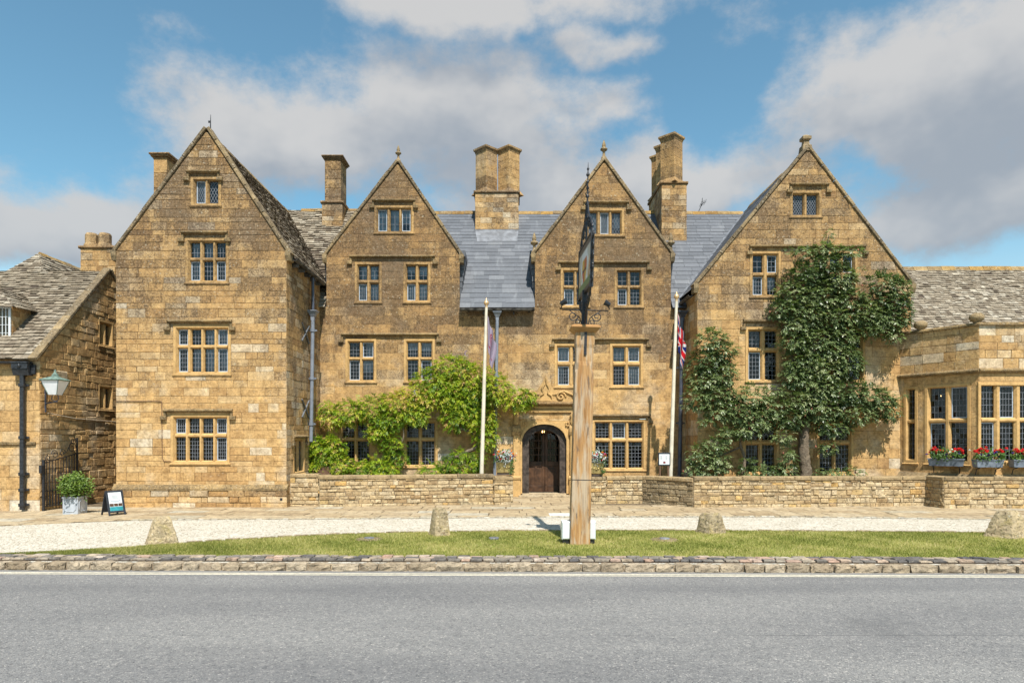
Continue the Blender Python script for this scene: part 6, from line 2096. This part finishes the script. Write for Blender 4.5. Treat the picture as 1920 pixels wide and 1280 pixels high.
def branch(pts, rads, Y):
    P_ = [PW(a, b, Y + (c if len(q) > 2 else 0)) for q in [None] for (a, b, c) in pts] if False else [PW(p[0], p[1], Y) for p in pts]
    # smooth
    out_, rr = [], []
    for i in range(len(P_) - 1):
        p0, p1, p2, p3 = P_[max(i - 1, 0)], P_[i], P_[i + 1], P_[min(i + 2, len(P_) - 1)]
        for k in range(5):
            t_ = k / 5
            out_.append(.5 * ((2 * p1) + (p2 - p0) * t_ + (2 * p0 - 5 * p1 + 4 * p2 - p3) * t_ ** 2 + (3 * p1 - p0 - 3 * p2 + p3) * t_ ** 3))
            rr.append(rads[i] + (rads[i + 1] - rads[i]) * t_)
    out_.append(P_[-1]); rr.append(rads[-1])
    bk.tube(out_, rr, 8, random.random(), .4, jit=.12)
branch([(838, 889), (842, 868), (868, 850), (893, 838), (898, 820), (878, 808), (858, 800), (845, 780), (870, 755), (880, 730)], [.07, .065, .06, .06, .055, .055, .05, .045, .04, .03], 22.95)
branch([(898, 820), (905, 795), (890, 770), (862, 762), (850, 752)], [.04, .035, .03, .03, .02], 22.9)
branch([(880, 868), (898, 862), (897, 850)], [.03, .025, .02], 22.9)
branch([(732, 862), (748, 840), (757, 815), (752, 790), (745, 770), (700, 765), (650, 775)], [.028, .025, .025, .022, .02, .018, .012], 22.95)
branch([(893, 838), (915, 800), (935, 760), (970, 750)], [.04, .03, .025, .015], 23.0)
mesh_obj('trunk', bk, M['bark'], wis)
# lilac racemes
pts = []
for px, py in ((612, 850), (613, 868), (640, 852), (592, 873), (590, 825), (778, 736), (574, 888), (625, 884), (873, 662)):
    for k in range(12):
        p = PW(px + random.gauss(0, 1.2), py + k * .9 - 5, 22.6)
        pts.append((p.x + random.gauss(0, .012), 22.62 + random.gauss(0, .03), p.z))
wb = thing('wisteria_shrub', (X(620, 22.5), 22.5, 0), 'low bushy wisteria with lilac flowers behind the left garden wall', 'shrub')
SB = [(612, 850, 34, 30), (600, 870, 26, 18), (640, 872, 30, 16), (628, 838, 22, 18), (680, 878, 34, 12), (720, 880, 30, 12), (700, 868, 20, 10), (592, 835, 16, 14), (588, 880, 14, 10)]
spray_cloud('foliage', [blob(a, b, c, 22.5, d, .30) for a, b, c, d in SB], 1500, .2, .085, 'wisteria', wb, tone0=.45, tsd=.24, sag=.2)
flowers('lilac_flowers', pts, .035, 'f_lilac', wb, 4)
mesh_obj('trunk', MB().tube([(X(615, 22.6), 22.6, 0), (X(612, 22.6), 22.6, .9), (X(620, 22.6), 22.6, 1.4)], [.05, .04, .02], 7).tube([(X(690, 22.6), 22.6, 0), (X(692, 22.6), 22.6, .95)], [.04, .02], 7), M['bark'], wb)
mesh_obj('trough', MB().box(front(22.15), X(586, 22.15), X(620, 22.15), .55, Z(874, 22.15), -.3, 0, bev=.02), M['pot_dark'], wb)
ws2 = thing('wisteria_shoots', (X(850, 22.6), 22.6, 0), 'low wisteria shoots behind the wall beside the left flagpole', 'shrub')
spray_cloud('foliage', [blob(a, b, c, 22.6, d, .25) for a, b, c, d in ((810, 880, 26, 9), (845, 872, 26, 14), (872, 878, 26, 12), (893, 862, 12, 16), (860, 855, 16, 10))], 620, .2, .085, 'wisteria', ws2, tone0=.47, tsd=.24, sag=.2)
mesh_obj('stem', MB().tube([(X(850, 22.7), 22.7, 0), (X(848, 22.7), 22.7, 1.2)], [.03, .015], 6), M['bark'], ws2)

pear = thing('pear_tree', (X(1507, 21.6), 21.6, 0), 'old dark green pear tree trained over the right gable front', 'tree')
Yt = 21.62
PBL = [(1548, 470, 22, 12), (1505, 476, 24, 10), (1590, 474, 26, 10), (1545, 500, 44, 24), (1510, 520, 38, 26), (1570, 525, 36, 26), (1492, 550, 42, 26), (1540, 555, 44, 26), (1590, 565, 36, 22), (1470, 580, 28, 20), (1510, 590, 48, 24),
       (1570, 598, 44, 22), (1625, 590, 42, 26), (1662, 600, 40, 26), (1640, 615, 36, 18), (1655, 535, 34, 22), (1675, 545, 26, 26), (1665, 570, 36, 20), (1690, 585, 14, 20), (1670, 630, 18, 10), (1490, 612, 34, 18), (1490, 640, 30, 24), (1530, 640, 44, 30), (1580, 630, 30, 22),
       (1570, 665, 40, 22), (1500, 680, 34, 26), (1540, 690, 46, 30), (1590, 680, 26, 26), (1490, 705, 26, 24), (1530, 725, 40, 26), (1580, 735, 44, 26), (1620, 745, 40, 24), (1650, 752, 28, 22), (1665, 770, 18, 20), (1600, 775, 44, 20),
       (1540, 765, 44, 24), (1500, 750, 26, 20), (1560, 800, 40, 16), (1478, 785, 34, 20), (1450, 765, 34, 22), (1410, 745, 36, 26), (1385, 770, 38, 24), (1420, 785, 40, 20), (1400, 805, 34, 14), (1455, 735, 14, 10), (1350, 770, 28, 20),
       (1335, 640, 32, 22), (1350, 660, 30, 24), (1325, 680, 34, 26), (1355, 700, 26, 24), (1318, 715, 30, 26), (1305, 745, 22, 22), (1345, 740, 34, 22), (1310, 760, 20, 10), (1325, 790, 18, 8), (1360, 815, 22, 14), (1335, 835, 26, 16),
       (1310, 855, 24, 20), (1330, 875, 36, 14), (1300, 880, 16, 10), (1345, 860, 20, 14), (1400, 868, 14, 10), (1410, 883, 28, 10), (1470, 878, 20, 10), (1545, 884, 24, 8), (1465, 890, 24, 8), (1570, 888, 20, 8), (1476, 845, 8, 10), (1475, 862, 16, 12), (1440, 884, 20, 8), (1550, 838, 16, 10), (1466, 818, 22, 10), (1600, 884, 12, 8)]
spray_cloud('crown', [blob(a, b, c * 1.0, Yt, d * .96, .36) for a, b, c, d in PBL], 10500, .16, .095, 'pear', pear, ymax=21.93, tone0=.48, tsd=.30, pairs=5, sag=.18, width=.24, shell=.4)
sh = spray_cloud('shoots', [blob(a, b, c, Yt, d, .1) for a, b, c, d in ((1552, 450, 5, 16), (1556, 436, 4, 8), (1690, 740, 10, 6), (1700, 560, 8, 10), (1476, 470, 8, 6), (1290, 700, 8, 16), (1288, 760, 8, 6), (1455, 560, 8, 8), (1440, 590, 10, 5), (1610, 505, 6, 6))], 130, .13, .085, 'pear', pear, pairs=4)
sh['kind'] = 'stuff'
bk = MB()
branch([(1512, 905), (1509, 870), (1507, 845), (1508, 810), (1515, 770), (1525, 720), (1520, 660), (1530, 600), (1540, 540), (1548, 480), (1554, 440)], [.23, .18, .165, .16, .145, .14, .12, .10, .07, .04, .012], 21.72)
branch([(1508, 810), (1470, 790), (1420, 770), (1370, 745), (1340, 700), (1335, 650)], [.10, .08, .07, .06, .045, .02], 21.76)
branch([(1515, 770), (1570, 760), (1620, 755), (1665, 750)], [.09, .07, .05, .02], 21.76)
branch([(1520, 660), (1565, 620), (1610, 600), (1655, 590), (1670, 540)], [.09, .07, .06, .045, .02], 21.74)
branch([(1525, 720), (1490, 690), (1480, 640), (1475, 590)], [.08, .06, .05, .02], 21.76)
branch([(1420, 770), (1395, 800), (1388, 830), (1396, 860), (1392, 895)], [.05, .045, .045, .05, .06], 21.78)
branch([(1388, 838), (1360, 850), (1330, 862)], [.035, .03, .015], 21.78)
branch([(1530, 600), (1500, 560), (1490, 500)], [.05, .04, .015], 21.78)
mesh_obj('trunk', bk, M['bark'], pear)
pts = []
for _ in range(90):
    a, b, c, d = random.choice(PBL)
    p = PW(a + random.gauss(0, c * .6), b + random.gauss(0, d * .6), 21.35)
    pts.append(tuple(p))
mb = MB()
for p in pts:
    mb.lathe(p, [(.004, .04), (.018, .02), (.03, -.015), (.02, -.04), (.003, -.045)], 6, random.random())
mesh_obj('fruit', mb, M['f_pear_fruit'], pear, kind='stuff')
